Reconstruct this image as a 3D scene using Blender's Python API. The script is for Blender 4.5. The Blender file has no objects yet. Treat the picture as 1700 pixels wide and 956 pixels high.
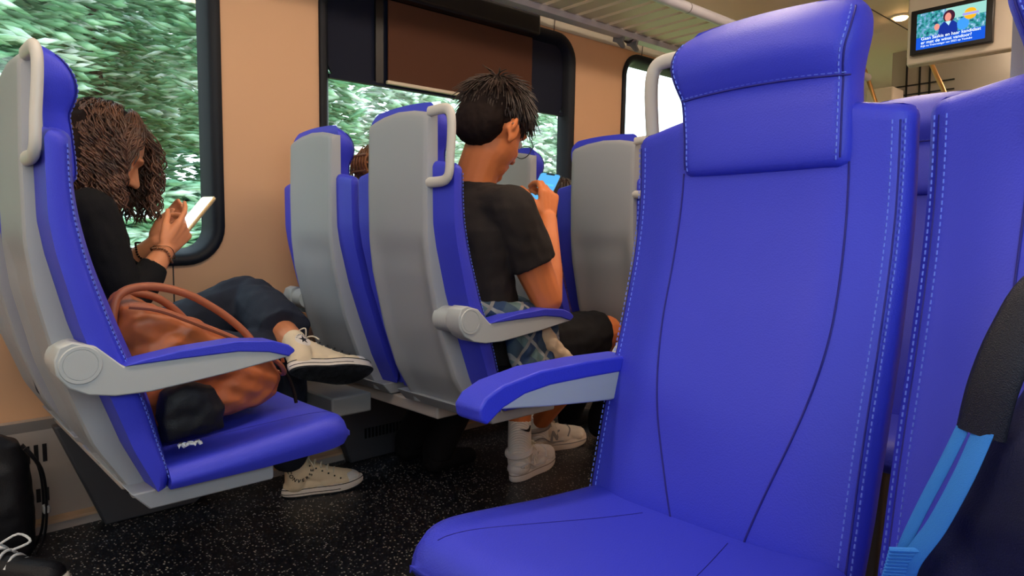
import bpy, bmesh, math, random
from mathutils import Vector as V, Matrix as M, Quaternion as Q, noise
from mathutils.bvhtree import BVHTree
random.seed(7)
C = bpy.context.scene.collection
PI = math.pi

# ------------------------------------------------------------------ materials
def mat(name, col, rough=.5, spec=.5, metal=0., bump=0., bscale=200., var=0., vscale=6., coat=0., sheen=0.):
    m = bpy.data.materials.new(name); m.use_nodes = True
    nt = m.node_tree; b = nt.nodes['Principled BSDF']
    b.inputs['Base Color'].default_value = (*col, 1); b.inputs['Roughness'].default_value = rough
    b.inputs['Metallic'].default_value = metal; b.inputs['Specular IOR Level'].default_value = spec
    b.inputs['Coat Weight'].default_value = coat; b.inputs['Sheen Weight'].default_value = sheen
    tc = nt.nodes.new('ShaderNodeTexCoord')
    if bump:
        n = nt.nodes.new('ShaderNodeTexNoise'); n.inputs['Scale'].default_value = bscale; n.inputs['Detail'].default_value = 3
        bp = nt.nodes.new('ShaderNodeBump'); bp.inputs['Strength'].default_value = bump; bp.inputs['Distance'].default_value = .002
        nt.links.new(tc.outputs['Object'], n.inputs['Vector']); nt.links.new(n.outputs['Fac'], bp.inputs['Height']); nt.links.new(bp.outputs['Normal'], b.inputs['Normal'])
    if var:
        n = nt.nodes.new('ShaderNodeTexNoise'); n.inputs['Scale'].default_value = vscale; n.inputs['Detail'].default_value = 4
        r = nt.nodes.new('ShaderNodeValToRGB')
        r.color_ramp.elements[0].color = (*[c*(1-var) for c in col], 1); r.color_ramp.elements[0].position = .3
        r.color_ramp.elements[1].color = (*[min(1, c*(1+var)) for c in col], 1); r.color_ramp.elements[1].position = .7
        nt.links.new(tc.outputs['Object'], n.inputs['Vector']); nt.links.new(n.outputs['Fac'], r.inputs['Fac']); nt.links.new(r.outputs['Color'], b.inputs['Base Color'])
    return m
def emit(name, col, s):
    m = bpy.data.materials.new(name); m.use_nodes = True; nt = m.node_tree
    nt.nodes.remove(nt.nodes['Principled BSDF'])
    e = nt.nodes.new('ShaderNodeEmission'); e.inputs['Color'].default_value = (*col, 1); e.inputs['Strength'].default_value = s
    nt.links.new(e.outputs[0], nt.nodes['Material Output'].inputs['Surface']); return m

BLUE = mat('blue leather', (.036, .046, .56), .47, .35, bump=.25, bscale=420, sheen=.0)
BLUED = mat('blue seam', (.016, .014, .20), .6, .3)
STITCH = mat('pale blue thread', (.13, .20, .80), .7)
SHELL = mat('grey plastic', (.30, .315, .34), .5, .4, bump=.08, bscale=600)
HANDLE = mat('pale grip plastic', (.50, .48, .45), .4, .4)
ARMG = mat('armrest plastic', (.40, .425, .43), .42, .4)
WALL = mat('warm tinted wall panel', (.64, .385, .225), .55, .3, bump=.05, bscale=500)  # cream panels; the tint of warm lamplight is put into the base colour
CEIL = mat('ceiling panel', (.84, .74, .62), .6, .3)
COVE = mat('upper wall panel', (.60, .58, .48), .55, .3)
RACKM = mat('rack aluminium', (.50, .51, .58), .45, .4)
SLAT = mat('rack slat', (.66, .58, .47), .5, .3)
RUBBER = mat('black window rubber', (.006, .008, .014), .5, .22)
BLACKG = mat('dark blind film', (.005, .008, .022), .6, .15)
SHADE = mat('brown blind cloth', (.085, .036, .022), .8, .1, bump=.15, bscale=900)
BARM = mat('blind bar', (.62, .54, .42), .45, .4)
DARKP = mat('dark metal bracket', (.055, .06, .075), .5, .4)
MIDG = mat('grey bracket', (.22, .225, .235), .5, .4)
HEATM = mat('heater cover enamel', (.42, .38, .36), .5, .4)
LEDGE = mat('kick ledge', (.62, .42, .28), .5, .4)  # orange-beige of warm light on the ledge, painted as its colour
BLACK = mat('black plastic', (.006, .006, .008), .4, .4)
SEAMM = mat('panel joint', (.03, .03, .03), .7)
COPPER = mat('brass coloured rail', (.62, .36, .16), .28, .5, metal=.85)
SKINW = mat('skin', (.66, .26, .12), .5, .35, bump=.05, bscale=300)
SKINM = mat('tan skin', (.66, .20, .065), .5, .35, bump=.05, bscale=300)
HAIRB = mat('brown curly hair', (.085, .036, .020), .45, .5, var=.7, vscale=30)
HAIRK = mat('dark brown hair', (.028, .014, .010), .42, .5, var=.5, vscale=40)
HAIRBASE = mat('dark hair base', (.011, .006, .005), .8, .12)
BLACKT = mat('black cotton', (.0075, .0075, .009), .85, .2, bump=.3, bscale=500)
BLACKTM = mat('washed black cotton', (.020, .016, .015), .85, .2, bump=.3, bscale=500)
NAVYT = mat('dark navy trousers', (.016, .020, .034), .8, .25, bump=.35, bscale=260)
CANVAS = mat('cream canvas', (.80, .66, .46), .8, .2, bump=.4, bscale=900)
WRUB = mat('off white rubber', (.82, .74, .66), .5, .4)
TOEG = mat('toe cap rubber', (.80, .78, .74), .45, .4)
LACE = mat('cream lace', (.70, .64, .52), .8)
SOLEB = mat('dark rubber sole', (.020, .022, .026), .6, .3, bump=1., bscale=260, var=.6, vscale=60)
LINE = mat('black print', (.006, .006, .008), .6)
WLEATH = mat('white shoe leather', (.84, .84, .86), .5, .4, bump=.1, bscale=400)
WLEATH2 = mat('cream shoe leather', (.80, .73, .64), .5, .4, bump=.1, bscale=400)
GMESH = mat('grey shoe suede', (.30, .29, .29), .8)
SOCK = mat('white rib sock', (.86, .86, .86), .9)
TOTE = mat('tan leather', (.36, .095, .028), .42, .4, bump=.25, bscale=60, var=.35, vscale=9)
TOTED = mat('tan leather strap', (.34, .10, .045), .42, .4)
PHONEG = mat('gold phone edge', (.70, .52, .26), .3, .5, metal=.6)
NAVYB = mat('navy nylon', (.006, .008, .040), .6, .25, bump=.4, bscale=700, var=.3, vscale=8)
NAVYP = mat('black padded nylon', (.007, .008, .018), .45, .35, bump=.5, bscale=900)
WEB = mat('bright blue webbing', (.03, .20, .62), .6, .3, bump=.4, bscale=1200)
BAGK = mat('black nylon', (.007, .007, .010), .5, .35, bump=.4, bscale=500)
GOLD = mat('bead bronze', (.22, .10, .05), .35, .5, metal=.5)
FRAMEK = mat('glasses frame', (.012, .010, .010), .3, .5)
WOODCLIP = mat('brown claw clip', (.22, .085, .03), .4, .5)
TRUNK = mat('bark', (.10, .08, .06), .9)
WHITEP = mat('white bulkhead', (.68, .61, .52), .6, .3)
GREYP = mat('grey partition', (.36, .33, .29), .6, .3)

def wave_rib(m, scale):
    nt = m.node_tree; b = nt.nodes['Principled BSDF']; tc = nt.nodes.new('ShaderNodeTexCoord')
    w = nt.nodes.new('ShaderNodeTexWave'); w.inputs['Scale'].default_value = scale; w.wave_type = 'BANDS'; w.bands_direction = 'DIAGONAL'
    bp = nt.nodes.new('ShaderNodeBump'); bp.inputs['Strength'].default_value = .6; bp.inputs['Distance'].default_value = .002
    nt.links.new(tc.outputs['Object'], w.inputs['Vector']); nt.links.new(w.outputs['Fac'], bp.inputs['Height']); nt.links.new(bp.outputs['Normal'], b.inputs['Normal'])
wave_rib(SOCK, 60)

def floor_mat():
    m = mat('speckled floor', (.007, .008, .013), .32, .5); nt = m.node_tree; b = nt.nodes['Principled BSDF']
    tc = nt.nodes.new('ShaderNodeTexCoord'); v = nt.nodes.new('ShaderNodeTexVoronoi'); v.inputs['Scale'].default_value = 170
    r = nt.nodes.new('ShaderNodeValToRGB'); r.color_ramp.interpolation = 'CONSTANT'
    e = r.color_ramp.elements; e[0].color = (.007, .008, .013, 1); e[1].position = .72; e[1].color = (.07, .075, .09, 1)
    x = e.new(.86); x.color = (.50, .46, .42, 1)
    s = nt.nodes.new('ShaderNodeSeparateColor'); mx = nt.nodes.new('ShaderNodeMath'); mx.operation = 'LESS_THAN'; mx.inputs[1].default_value = .42
    mm = nt.nodes.new('ShaderNodeMath'); mm.operation = 'MULTIPLY'
    nt.links.new(tc.outputs['Object'], v.inputs['Vector']); nt.links.new(v.outputs['Color'], s.inputs[0]); nt.links.new(v.outputs['Distance'], mx.inputs[0])
    nt.links.new(s.outputs[0], mm.inputs[0]); nt.links.new(mx.outputs[0], mm.inputs[1]); nt.links.new(mm.outputs[0], r.inputs['Fac']); nt.links.new(r.outputs[0], b.inputs['Base Color'])
    n = nt.nodes.new('ShaderNodeTexNoise'); n.inputs['Scale'].default_value = 3.; n.inputs['Detail'].default_value = 3
    mr = nt.nodes.new('ShaderNodeMapRange'); mr.inputs[3].default_value = .24; mr.inputs[4].default_value = .55
    nt.links.new(tc.outputs['Object'], n.inputs['Vector']); nt.links.new(n.outputs['Fac'], mr.inputs[0]); nt.links.new(mr.outputs[0], b.inputs['Roughness'])
    return m
FLOOR = floor_mat()

def glass_mat():
    m = bpy.data.materials.new('window glass'); m.use_nodes = True; nt = m.node_tree; nt.nodes.remove(nt.nodes['Principled BSDF'])
    t = nt.nodes.new('ShaderNodeBsdfTransparent'); t.inputs[0].default_value = (.93, .98, .97, 1)
    g = nt.nodes.new('ShaderNodeBsdfGlossy'); g.inputs['Roughness'].default_value = .02
    x = nt.nodes.new('ShaderNodeMixShader'); x.inputs[0].default_value = .04
    nt.links.new(t.outputs[0], x.inputs[1]); nt.links.new(g.outputs[0], x.inputs[2]); nt.links.new(x.outputs[0], nt.nodes['Material Output'].inputs[0])
    return m
GLASS = glass_mat()

def leaf_mat(name, stops, scale):
    m = mat(name, stops[1][1], .7, .2); nt = m.node_tree; b = nt.nodes['Principled BSDF']
    tc = nt.nodes.new('ShaderNodeTexCoord'); mp = nt.nodes.new('ShaderNodeMapping'); mp.inputs['Scale'].default_value = scale
    n = nt.nodes.new('ShaderNodeTexNoise'); n.inputs['Scale'].default_value = 1.; n.inputs['Detail'].default_value = 5
    r = nt.nodes.new('ShaderNodeValToRGB'); e = r.color_ramp.elements
    e[0].position, e[0].color = stops[0][0], (*stops[0][1], 1); e[1].position, e[1].color = stops[-1][0], (*stops[-1][1], 1)
    for p, c in stops[1:-1]: x = e.new(p); x.color = (*c, 1)
    nt.links.new(tc.outputs['Object'], mp.inputs[0]); nt.links.new(mp.outputs[0], n.inputs['Vector']); nt.links.new(n.outputs['Fac'], r.inputs['Fac']); nt.links.new(r.outputs[0], b.inputs['Base Color'])
    b.inputs['Subsurface Weight'].default_value = 0.
    return m
LEAF = leaf_mat('tree foliage', [(.30, (.08, .20, .11)), (.41, (.15, .33, .18)), (.51, (.27, .50, .30)), (.58, (.52, .72, .55)), (.65, (.90, .96, .94))], (1.1, 1.6, 5.2))  # near-white stops paint sky gaps, lifted greens paint haze, into the leaf colour
LEAF_OVEREXPOSED = leaf_mat('overexposed tree foliage', [(.30, (.24, .46, .28)), (.42, (.50, .70, .50)), (.52, (.80, .90, .82)), (.60, (.95, .97, .95))], (1.1, 1.6, 5.))  # brighter copy of the foliage: overexposure and haze painted into the leaves
GRASS = leaf_mat('meadow grass', [(.3, (.20, .26, .06)), (.5, (.36, .40, .12)), (.7, (.48, .48, .20))], (.15, .5, 1.))

def plaid_mat():
    m = mat('plaid flannel', (.1, .15, .2), .9, .1); nt = m.node_tree; b = nt.nodes['Principled BSDF']
    tc = nt.nodes.new('ShaderNodeTexCoord'); mp = nt.nodes.new('ShaderNodeMapping'); mp.inputs['Rotation'].default_value = (.5, .75, .3)
    nt.links.new(tc.outputs['Object'], mp.inputs[0]); s = nt.nodes.new('ShaderNodeSeparateXYZ'); nt.links.new(mp.outputs[0], s.inputs[0])
    def band(sock, f, th):
        a = nt.nodes.new('ShaderNodeMath'); a.operation = 'MULTIPLY'; a.inputs[1].default_value = f; nt.links.new(sock, a.inputs[0])
        fr = nt.nodes.new('ShaderNodeMath'); fr.operation = 'FRACT'; nt.links.new(a.outputs[0], fr.inputs[0])
        g = nt.nodes.new('ShaderNodeMath'); g.operation = 'GREATER_THAN'; g.inputs[1].default_value = th; nt.links.new(fr.outputs[0], g.inputs[0]); return g.outputs[0]
    def mix(fac, a, c):
        x = nt.nodes.new('ShaderNodeMix'); x.data_type = 'RGBA'; nt.links.new(fac, x.inputs[0])
        if isinstance(a, tuple): x.inputs[6].default_value = a
        else: nt.links.new(a, x.inputs[6])
        x.inputs[7].default_value = c; return x.outputs[2]
    c1 = mix(band(s.outputs[0], 14, .5), (.045, .075, .115, 1), (.10, .16, .17, 1))
    c2 = mix(band(s.outputs[2], 14, .55), c1, (.03, .055, .12, 1))
    c3 = mix(band(s.outputs[0], 14, .86), c2, (.24, .26, .27, 1))
    c4 = mix(band(s.outputs[2], 14, .88), c3, (.22, .22, .22, 1))
    nt.links.new(c4, b.inputs['Base Color']); return m
PLAID = plaid_mat()
SLEEVE = mat('worn flannel lining', (.52, .40, .28), .9, .1, bump=.3, bscale=400)
PATT = mat('pink patterned blouse', (.42, .20, .15), .85, .1, var=.6, vscale=60)

# ------------------------------------------------------------------ mesh helpers
class MB:
    def __init__(s): s.v = []; s.f = []
    def add(s, vs, fs):
        o = len(s.v); s.v += [V(p) for p in vs]; s.f += [tuple(i+o for i in f) for f in fs]; return s
    def rings(s, rings, close=True, cap0=True, cap1=True):
        n = len(rings[0]); o = len(s.v)
        for r in rings: s.v += [V(p) for p in r]
        for i in range(len(rings)-1):
            for j in range(n if close else n-1):
                k = (j+1) % n
                s.f.append((o+i*n+j, o+i*n+k, o+(i+1)*n+k, o+(i+1)*n+j))
        if close and cap0: s.f.append(tuple(o+j for j in reversed(range(n))))
        if close and cap1: s.f.append(tuple(o+(len(rings)-1)*n+j for j in range(n)))
        return s
    def box(s, lo, hi, mtx=None):
        x0, y0, z0 = lo; x1, y1, z1 = hi
        vs = [V(p) for p in ((x0,y0,z0),(x1,y0,z0),(x1,y1,z0),(x0,y1,z0),(x0,y0,z1),(x1,y0,z1),(x1,y1,z1),(x0,y1,z1))]
        if mtx: vs = [mtx @ p for p in vs]
        return s.add(vs, [(0,3,2,1),(4,5,6,7),(0,1,5,4),(1,2,6,5),(2,3,7,6),(3,0,4,7)])
    def tube(s, pts, r, n=8, flat=None, up=None):
        pts = [V(p) for p in pts]; m = len(pts); R = r if isinstance(r, (list, tuple)) else [r]*m
        rings = []; t0 = (pts[1]-pts[0]).normalized()
        a = V(up) if up else (V((0,0,1)) if abs(t0.z) < .9 else V((1,0,0)))
        nrm = (a - t0*a.dot(t0)).normalized()
        for i in range(m):
            t = (pts[min(i+1, m-1)]-pts[max(i-1, 0)]).normalized()
            nrm = nrm - t*nrm.dot(t)
            nrm = nrm.normalized() if nrm.length > 1e-6 else t.orthogonal().normalized()
            bn = t.cross(nrm)
            fl = flat or 1.
            rings.append([pts[i]+nrm*(math.cos(2*PI*k/n)*R[i]*fl)+bn*(math.sin(2*PI*k/n)*R[i]) for k in range(n)])
        return s.rings(rings)
    def ell(s, c, r, rot=None, nu=16, nv=10):
        c = V(c); r = (r, r, r) if isinstance(r, (int, float)) else r
        rings = []
        for i in range(1, nv):
            th = PI*i/nv
            ring = [V((r[0]*math.sin(th)*math.cos(2*PI*k/nu), r[1]*math.sin(th)*math.sin(2*PI*k/nu), -r[2]*math.cos(th))) for k in range(nu)]
            rings.append([c+(rot @ p if rot else p) for p in ring])
        return s.rings(rings)
    def cap(s, p0, p1, r0, r1, n=14, flat0=False, flat1=False):
        p0, p1 = V(p0), V(p1); d = p1-p0; L = d.length; t = d.normalized(); a = t.orthogonal().normalized(); b = t.cross(a); rings = []
        prof = []
        if flat0: prof.append((0, r0))
        else:
            for k in range(1, 5): an = PI/2*(k/4); prof.append((-r0*math.cos(an), r0*math.sin(an)))
        if flat1: prof.append((L, r1))
        else:
            for k in range(0, 4): an = PI/2*(k/4); prof.append((L+r1*math.sin(an), r1*math.cos(an)))
        for h, r in prof: rings.append([p0+t*h+(a*math.cos(2*PI*k/n)+b*math.sin(2*PI*k/n))*r for k in range(n)])
        return s.rings(rings)
    def chain(s, pr, flat0=False, flat1=False):
        for i in range(len(pr)-1):
            s.cap(pr[i][0], pr[i+1][0], pr[i][1], pr[i+1][1], flat0=flat0 and i == 0, flat1=flat1 and i == len(pr)-2)
        return s
    def prism(s, poly, v0, v1):    # poly in (u,z), extruded along v
        n = len(poly); return s.rings([[(u, v0, z) for u, z in poly], [(u, v1, z) for u, z in poly]])
    def xf(s, m):
        s.v = [m @ p for p in s.v]; return s
    def build(s, name, m, parent=None, smooth=True, ang=40, bevel=0, seg=2, loc=None):
        me = bpy.data.meshes.new(name); me.from_pydata([tuple(p) for p in s.v], [], s.f)
        b = bmesh.new(); b.from_mesh(me); bmesh.ops.recalc_face_normals(b, faces=b.faces); b.to_mesh(me); b.free()
        me.materials.append(m); o = bpy.data.objects.new(name, me); C.objects.link(o)
        if parent: o.parent = parent
        if loc: o.location = loc
        if smooth:
            for p in me.polygons: p.use_smooth = True
            me.set_sharp_from_angle(angle=math.radians(ang))
        if bevel:
            md = o.modifiers.new('bevel', 'BEVEL'); md.width = bevel; md.segments = seg; md.limit_method = 'ANGLE'; md.angle_limit = math.radians(35)
        return o
    def remesh(s, name, m, parent=None, voxel=.005, it=4, disp=None):
        me = bpy.data.meshes.new(name+' raw'); me.from_pydata([tuple(p) for p in s.v], [], s.f)
        b = bmesh.new(); b.from_mesh(me); bmesh.ops.recalc_face_normals(b, faces=b.faces); b.to_mesh(me); b.free()
        o = bpy.data.objects.new(name+' raw', me); C.objects.link(o)
        md = o.modifiers.new('r', 'REMESH'); md.mode = 'VOXEL'; md.voxel_size = voxel; md.use_smooth_shade = True
        if it:
            sm = o.modifiers.new('s', 'SMOOTH'); sm.factor = .5; sm.iterations = it
        dg = bpy.context.evaluated_depsgraph_get(); dg.update()
        ne = bpy.data.meshes.new_from_object(o.evaluated_get(dg)); bpy.data.objects.remove(o); bpy.data.meshes.remove(me)
        ne.name = name
        if disp:
            ns = [v.normal.copy() for v in ne.vertices]
            for v, nn in zip(ne.vertices, ns): v.co += nn*disp(v.co)
        ne.materials.clear(); ne.materials.append(m)
        for p in ne.polygons: p.use_smooth = True
        q = bpy.data.objects.new(name, ne); C.objects.link(q)
        if parent: q.parent = parent
        return q
def tag(o, label, cat, group=None, kind=None):
    if label: o['label'] = label
    if cat: o['category'] = cat
    if group: o['group'] = group
    if kind: o['kind'] = kind
    return o
def thing(name, label, cat, loc=(0, 0, 0), rz=0., group=None):
    o = bpy.data.objects.new(name, None); C.objects.link(o); o.location = loc; o.rotation_euler = (0, 0, rz); o.empty_display_size = .05
    return tag(o, label, cat, group)
def struct(o): o['kind'] = 'structure'; return o
def kids(o): return [c for c in bpy.data.objects if c.parent == o]
def dup(root, loc, rz, label, skip=()):
    r = root.copy(); C.objects.link(r); r.location = loc; r.rotation_euler = (0, 0, rz); r['label'] = label
    for ch in kids(root):
        if ch.name.split('.')[0] in skip: continue
        c = ch.copy(); C.objects.link(c); c.parent = r
        for g in kids(ch):
            d = g.copy(); C.objects.link(d); d.parent = c
    return r
def interp(tab, x):
    if x <= tab[0][0]: return tab[0][1]
    for (a, b), (c, d) in zip(tab, tab[1:]):
        if x <= c: return b+(d-b)*(x-a)/(c-a)
    return tab[-1][1]
def cinterp(tab, x):     # smooth (Catmull-Rom style) interpolation
    n = len(tab)
    if x <= tab[0][0]: return tab[0][1]
    if x >= tab[-1][0]: return tab[-1][1]
    for i in range(n-1):
        if x <= tab[i+1][0]:
            x0, y0 = tab[i]; x1, y1 = tab[i+1]; h = x1-x0; t = (x-x0)/h
            m0 = (y1-tab[max(i-1, 0)][1])/(x1-tab[max(i-1, 0)][0]); m1 = (tab[min(i+2, n-1)][1]-y0)/(tab[min(i+2, n-1)][0]-x0)
            return (2*t**3-3*t*t+1)*y0+(t**3-2*t*t+t)*h*m0+(-2*t**3+3*t*t)*y1+(t**3-t*t)*h*m1
def sm(pts, n=8):        # smooth a 3D polyline
    out = []; k = len(pts); pts = [V(p) for p in pts]
    for i in range(k-1):
        p0, p1, p2, p3 = pts[max(i-1, 0)], pts[i], pts[i+1], pts[min(i+2, k-1)]
        for j in range(n):
            t = j/n; out.append(.5*((2*p1)+(p2-p0)*t+(2*p0-5*p1+4*p2-p3)*t*t+(3*p1-p0-3*p2+p3)*t**3))
    out.append(pts[-1]); return out
def nz(p, s, seed=0.): return noise.noise(V((p[0]*s+seed, p[1]*s+seed*1.7, p[2]*s-seed)))
def text_geo(body, size, ext=.0004, align='CENTER', bold=0.):
    cu = bpy.data.curves.new('t', 'FONT'); cu.body = body; cu.size = size; cu.extrude = ext; cu.align_x = align; cu.align_y = 'CENTER'; cu.offset = bold
    o = bpy.data.objects.new('t', cu); C.objects.link(o); dg = bpy.context.evaluated_depsgraph_get(); dg.update()
    me = bpy.data.meshes.new_from_object(o.evaluated_get(dg)); vs = [v.co.copy() for v in me.vertices]; fs = [tuple(p.vertices) for p in me.polygons]
    bpy.data.objects.remove(o); bpy.data.curves.remove(cu); bpy.data.meshes.remove(me); return vs, fs
def star(r, ri=None, ext=.0004):
    ri = ri or r*.4; p = [(math.sin(PI*k/5)*(r if k % 2 == 0 else ri), math.cos(PI*k/5)*(r if k % 2 == 0 else ri)) for k in range(10)]
    m = MB(); vs = [(x, y, -ext) for x, y in p]+[(x, y, ext) for x, y in p]+[(0, 0, ext), (0, 0, -ext)]
    fs = [(i, (i+1) % 10, 10+(i+1) % 10, 10+i) for i in range(10)]+[(10+i, 10+(i+1) % 10, 20) for i in range(10)]+[((i+1) % 10, i, 21) for i in range(10)]
    return [V(v) for v in vs], fs

# ------------------------------------------------------------------ the passenger seat (local: u forward, v sideways, z up; aisle side is v < 0)
SF = [(.385, .165), (.40, .16), (.49, .12), (.60, .084), (.72, .046), (.843, .018), (.9, .010), (.99, .010), (1.19, .012)]   # where shell meets cushion
SR = [(.375, .135), (.40, .125), (.49, .072), (.62, .028), (.77, -.004), (.86, -.013), (1.0, -.013), (1.2, -.006)]           # rear of shell
UC = [(.37, .20), (.43, .197), (.5, .186), (.6, .162), (.72, .122), (.83, .088), (.94, .068), (1.06, .066)]                   # face of backrest
WB = .225
def wing(z): return interp(SF, z)+.62*(cinterp(UC, z)-interp(SF, z))
def face(v, z):
    t = min(1, abs(v)/WB); c = cinterp(UC, z); w = wing(z)
    k = max(0, (t-.5)/.5); return c-(c-w)*(k*k*(3-2*k))
def sh(v, z): return z+max(0, (z-.93)/.12)*(.022-.034*min(1, abs(v)/WB))
def backrest_mb():
    m = MB(); rings = []; zs = [.408+(1.04-.408)*i/44 for i in range(45)]
    top = [(1.047, .996, .004), (1.052, .985, .010), (1.0545, .965, .018), (1.0555, .93, .028)]
    for z, kw, ins in [(z, 1., 0.) for z in zs]+top:
        rear = interp(SF, min(z, 1.04))-.004+ins*.7; w = WB*kw; ring = []
        bot = max(0, 1-(z-.408)/.05)
        N = 30
        for j in range(N+1):
            v = -w+2*w*j/N
            t = abs(v)/WB; u = face(v, z)
            e = 1-min(1, (w-abs(v))/.014); u -= .016*e**3
            ring.append((max(u-ins-.012*bot**3, rear+.003), v, sh(v, z)))
        for j in range(7):
            v = w-2*w*j/6
            ring.append((rear+(.004 if j in (0, 6) else 0), v*(.996 if j in (0, 6) else 1), sh(v, z)))
        rings.append(ring)
    return m.rings(rings)
HF = [(.962, .066), (.968, .076), (.99, .080), (1.05, .076), (1.085, .073), (1.105, .082), (1.13, .090), (1.15, .088), (1.175, .076), (1.195, .056), (1.207, .036), (1.211, .026)]
HW = [(.962, .127), (.97, .132), (1.03, .134), (1.09, .138), (1.12, .144), (1.15, .151), (1.17, .152), (1.185, .150), (1.197, .144), (1.206, .134), (1.211, .123)]
HO = .022     # headrest and centre panel sit a little towards the window
def ho(z):
    t = max(0, min(1, (z-.99)/.17)); return HO-.011*t*t*(3-2*t)
def hface(v, z):
    w = cinterp(HW, z); v -= ho(z); t = min(1, abs(v)/w); b = max(0, min(1, (z-1.08)/.06)); return cinterp(HF, z)-(.004+.010*b)*t**3
def arch(v, z): return z-.010*max(0, (z-1.05)/.16)*(abs(v-ho(z))/.155)**2.2
def headrest_mb():
    rings = []; zs = [.962, .964, .968, .974]+[.98+(1.19-.98)*i/34 for i in range(35)]+[1.195, 1.2, 1.204, 1.2075, 1.2098, 1.211]
    for z in zs:
        w = cinterp(HW, z); ring = []; N = 24
        uf0 = cinterp(HF, z); back = min(.018+max(0, (z-1.19))*.3, uf0-.002)
        for j in range(N+1):
            v = ho(z)-w+2*w*j/N; e = 1-min(1, (w-abs(v-ho(z)))/.016)
            ring.append((max(back+.001, hface(v, z)-.013*e**3), v, arch(v, z)))
        for j in range(9):
            v = ho(z)+w-2*w*j/8; ring.append((back, v, arch(v, z)))
        rings.append(ring)
    return MB().rings(rings)
def cush_w(u): return .226 if u < .44 else .226-.035*((u-.44)/.125)**3
CT = [(.17, .447), (.2, .449), (.3, .458), (.4, .470), (.46, .477), (.5, .480), (.53, .478), (.545, .472), (.555, .460), (.562, .440)]
def cush_top(v, u):
    w = cush_w(u); e = max(0, (abs(v)-(w-.04))/.04); e = min(1, e)
    return cinterp(CT, u)-.024*e**3-.004*math.cos(min(1, abs(v)/w)*PI/2)
def cushion_mb():
    rings = []; us = [.178+.322*i/20 for i in range(21)]+[.515, .53, .542, .551, .557, .560, .5615]
    for u in us:
        w = cush_w(u); zb = .405+.006*max(0, (u-.35)/.2) + (max(0, u-.54)/.0215)**2*.02
        ring = []; N = 28
        for j in range(N+1):
            v = -w+2*w*j/N; ring.append((u, v, max(zb+.004, cush_top(v, u))))
        ring.append((u, w, (zb+cush_top(w, u))/2)); 
        for j in range(9):
            v = w-2*w*j/8; ring.append((u, v*(.97 if j in (0, 8) else 1), zb))
        ring.append((u, -w, (zb+cush_top(w, u))/2))
        rings.append(ring)
    return MB().rings(rings)
def shell_mb():
    rings = []; zs = [.378+(1.165-.378)*i/40 for i in range(41)]+[1.172, 1.178, 1.182]
    for z in zs:
        rear = interp(SR, z); front = interp(SF, z)+.012
        tp = max(0, (z-1.165)/.017); rear += .010*tp*tp
        w = .142+.006*max(0, min(1, (.62-z)/.2)); ring = []; g = max(0, min(1, (.88-z)/.06))   # recess lower down
        cols = [(-w, front), (-w, rear+.012), (-w+.003, rear+.004), (-w+.010, rear), (-w+.022, rear), (-w+.034, rear+.008*g), (-w*.5, rear+.010*g), (0, rear+.010*g),
                (w*.5, rear+.010*g), (w-.034, rear+.008*g), (w-.022, rear), (w-.010, rear), (w-.003, rear+.004), (w, rear+.012), (w, front)]
        for v, u in cols: ring.append((u, v, arch2(v, z)))
        rings.append(ring)
    return MB().rings(rings)
def arch2(v, z): return z+max(0, min(1, (z-1.0)/.18))*(.010-.020*(abs(v)/.142)**2)
def seam_tube(pts, r=.0013): return MB().tube(pts, r, 6)
def dashes(m, pts, step=.0092, ln=.0056, r=.0011):
    pts = [V(p) for p in pts]; acc = 0.; nxt = 0.
    for a, b in zip(pts, pts[1:]):
        d = (b-a).length
        while nxt < acc+d:
            p = a.lerp(b, (nxt-acc)/d); t = (b-a).normalized()
            m.tube([p-t*ln/2, p+t*ln/2], r, 4); nxt += step
        acc += d
ARM_B = [(.03, .697), (.065, .686), (.105, .647), (.20, .651), (.30, .655), (.36, .650), (.405, .634), (.405, .629), (.35, .6215), (.28, .6115), (.2, .6025), (.145, .597), (.09, .598), (.05, .606), (.022, .622), (.006, .645), (.004, .67), (.012, .69)]
ARM_P = [(.105, .6475), (.2, .6495), (.30, .6505), (.36, .6425), (.400, .6295), (.413, .638), (.412, .643), (.40, .653), (.37, .664), (.30, .671), (.2, .665), (.13, .655)]
ARM_F = [(.09, .642), (.2, .645), (.28, .6455), (.33, .640), (.37, .6265), (.398, .607), (.409, .614), (.412, .632), (.40, .647), (.37, .660), (.30, .671), (.2, .672), (.09, .668)]
def arm(parent, s, st=0., dz=0.):
    du = 0.
    f = lambda poly: [(u+st*max(0, u-.1)/.3, z+dz) for u, z in poly]
    a = MB().prism(f(ARM_B), s*.192, s*.245).build('armrest', ARMG, parent, ang=50, bevel=.004)
    MB().prism(f(ARM_F if st else ARM_P), s*.189, s*.248).build('arm_pad', BLUE, a, ang=50, bevel=.004, seg=3)
    h = MB(); hc = V((.041+du, 0, .658+dz)); n = 28
    def ring(v, r): return [(hc.x+r*math.cos(2*PI*k/n), s*v, hc.z+r*math.sin(2*PI*k/n)) for k in range(n)]
    h.rings([ring(.13, .033), ring(.186, .033), ring(.187, .0315), ring(.189, .0315), ring(.190, .033), ring(.244, .0332), ring(.247, .031), ring(.247, .0265), ring(.2462, .026), ring(.2462, .0252), ring(.247, .0248)])
    h.build('arm_hub', ARMG, a, ang=30)
    return a
GRP = 'blue train seats'
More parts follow.
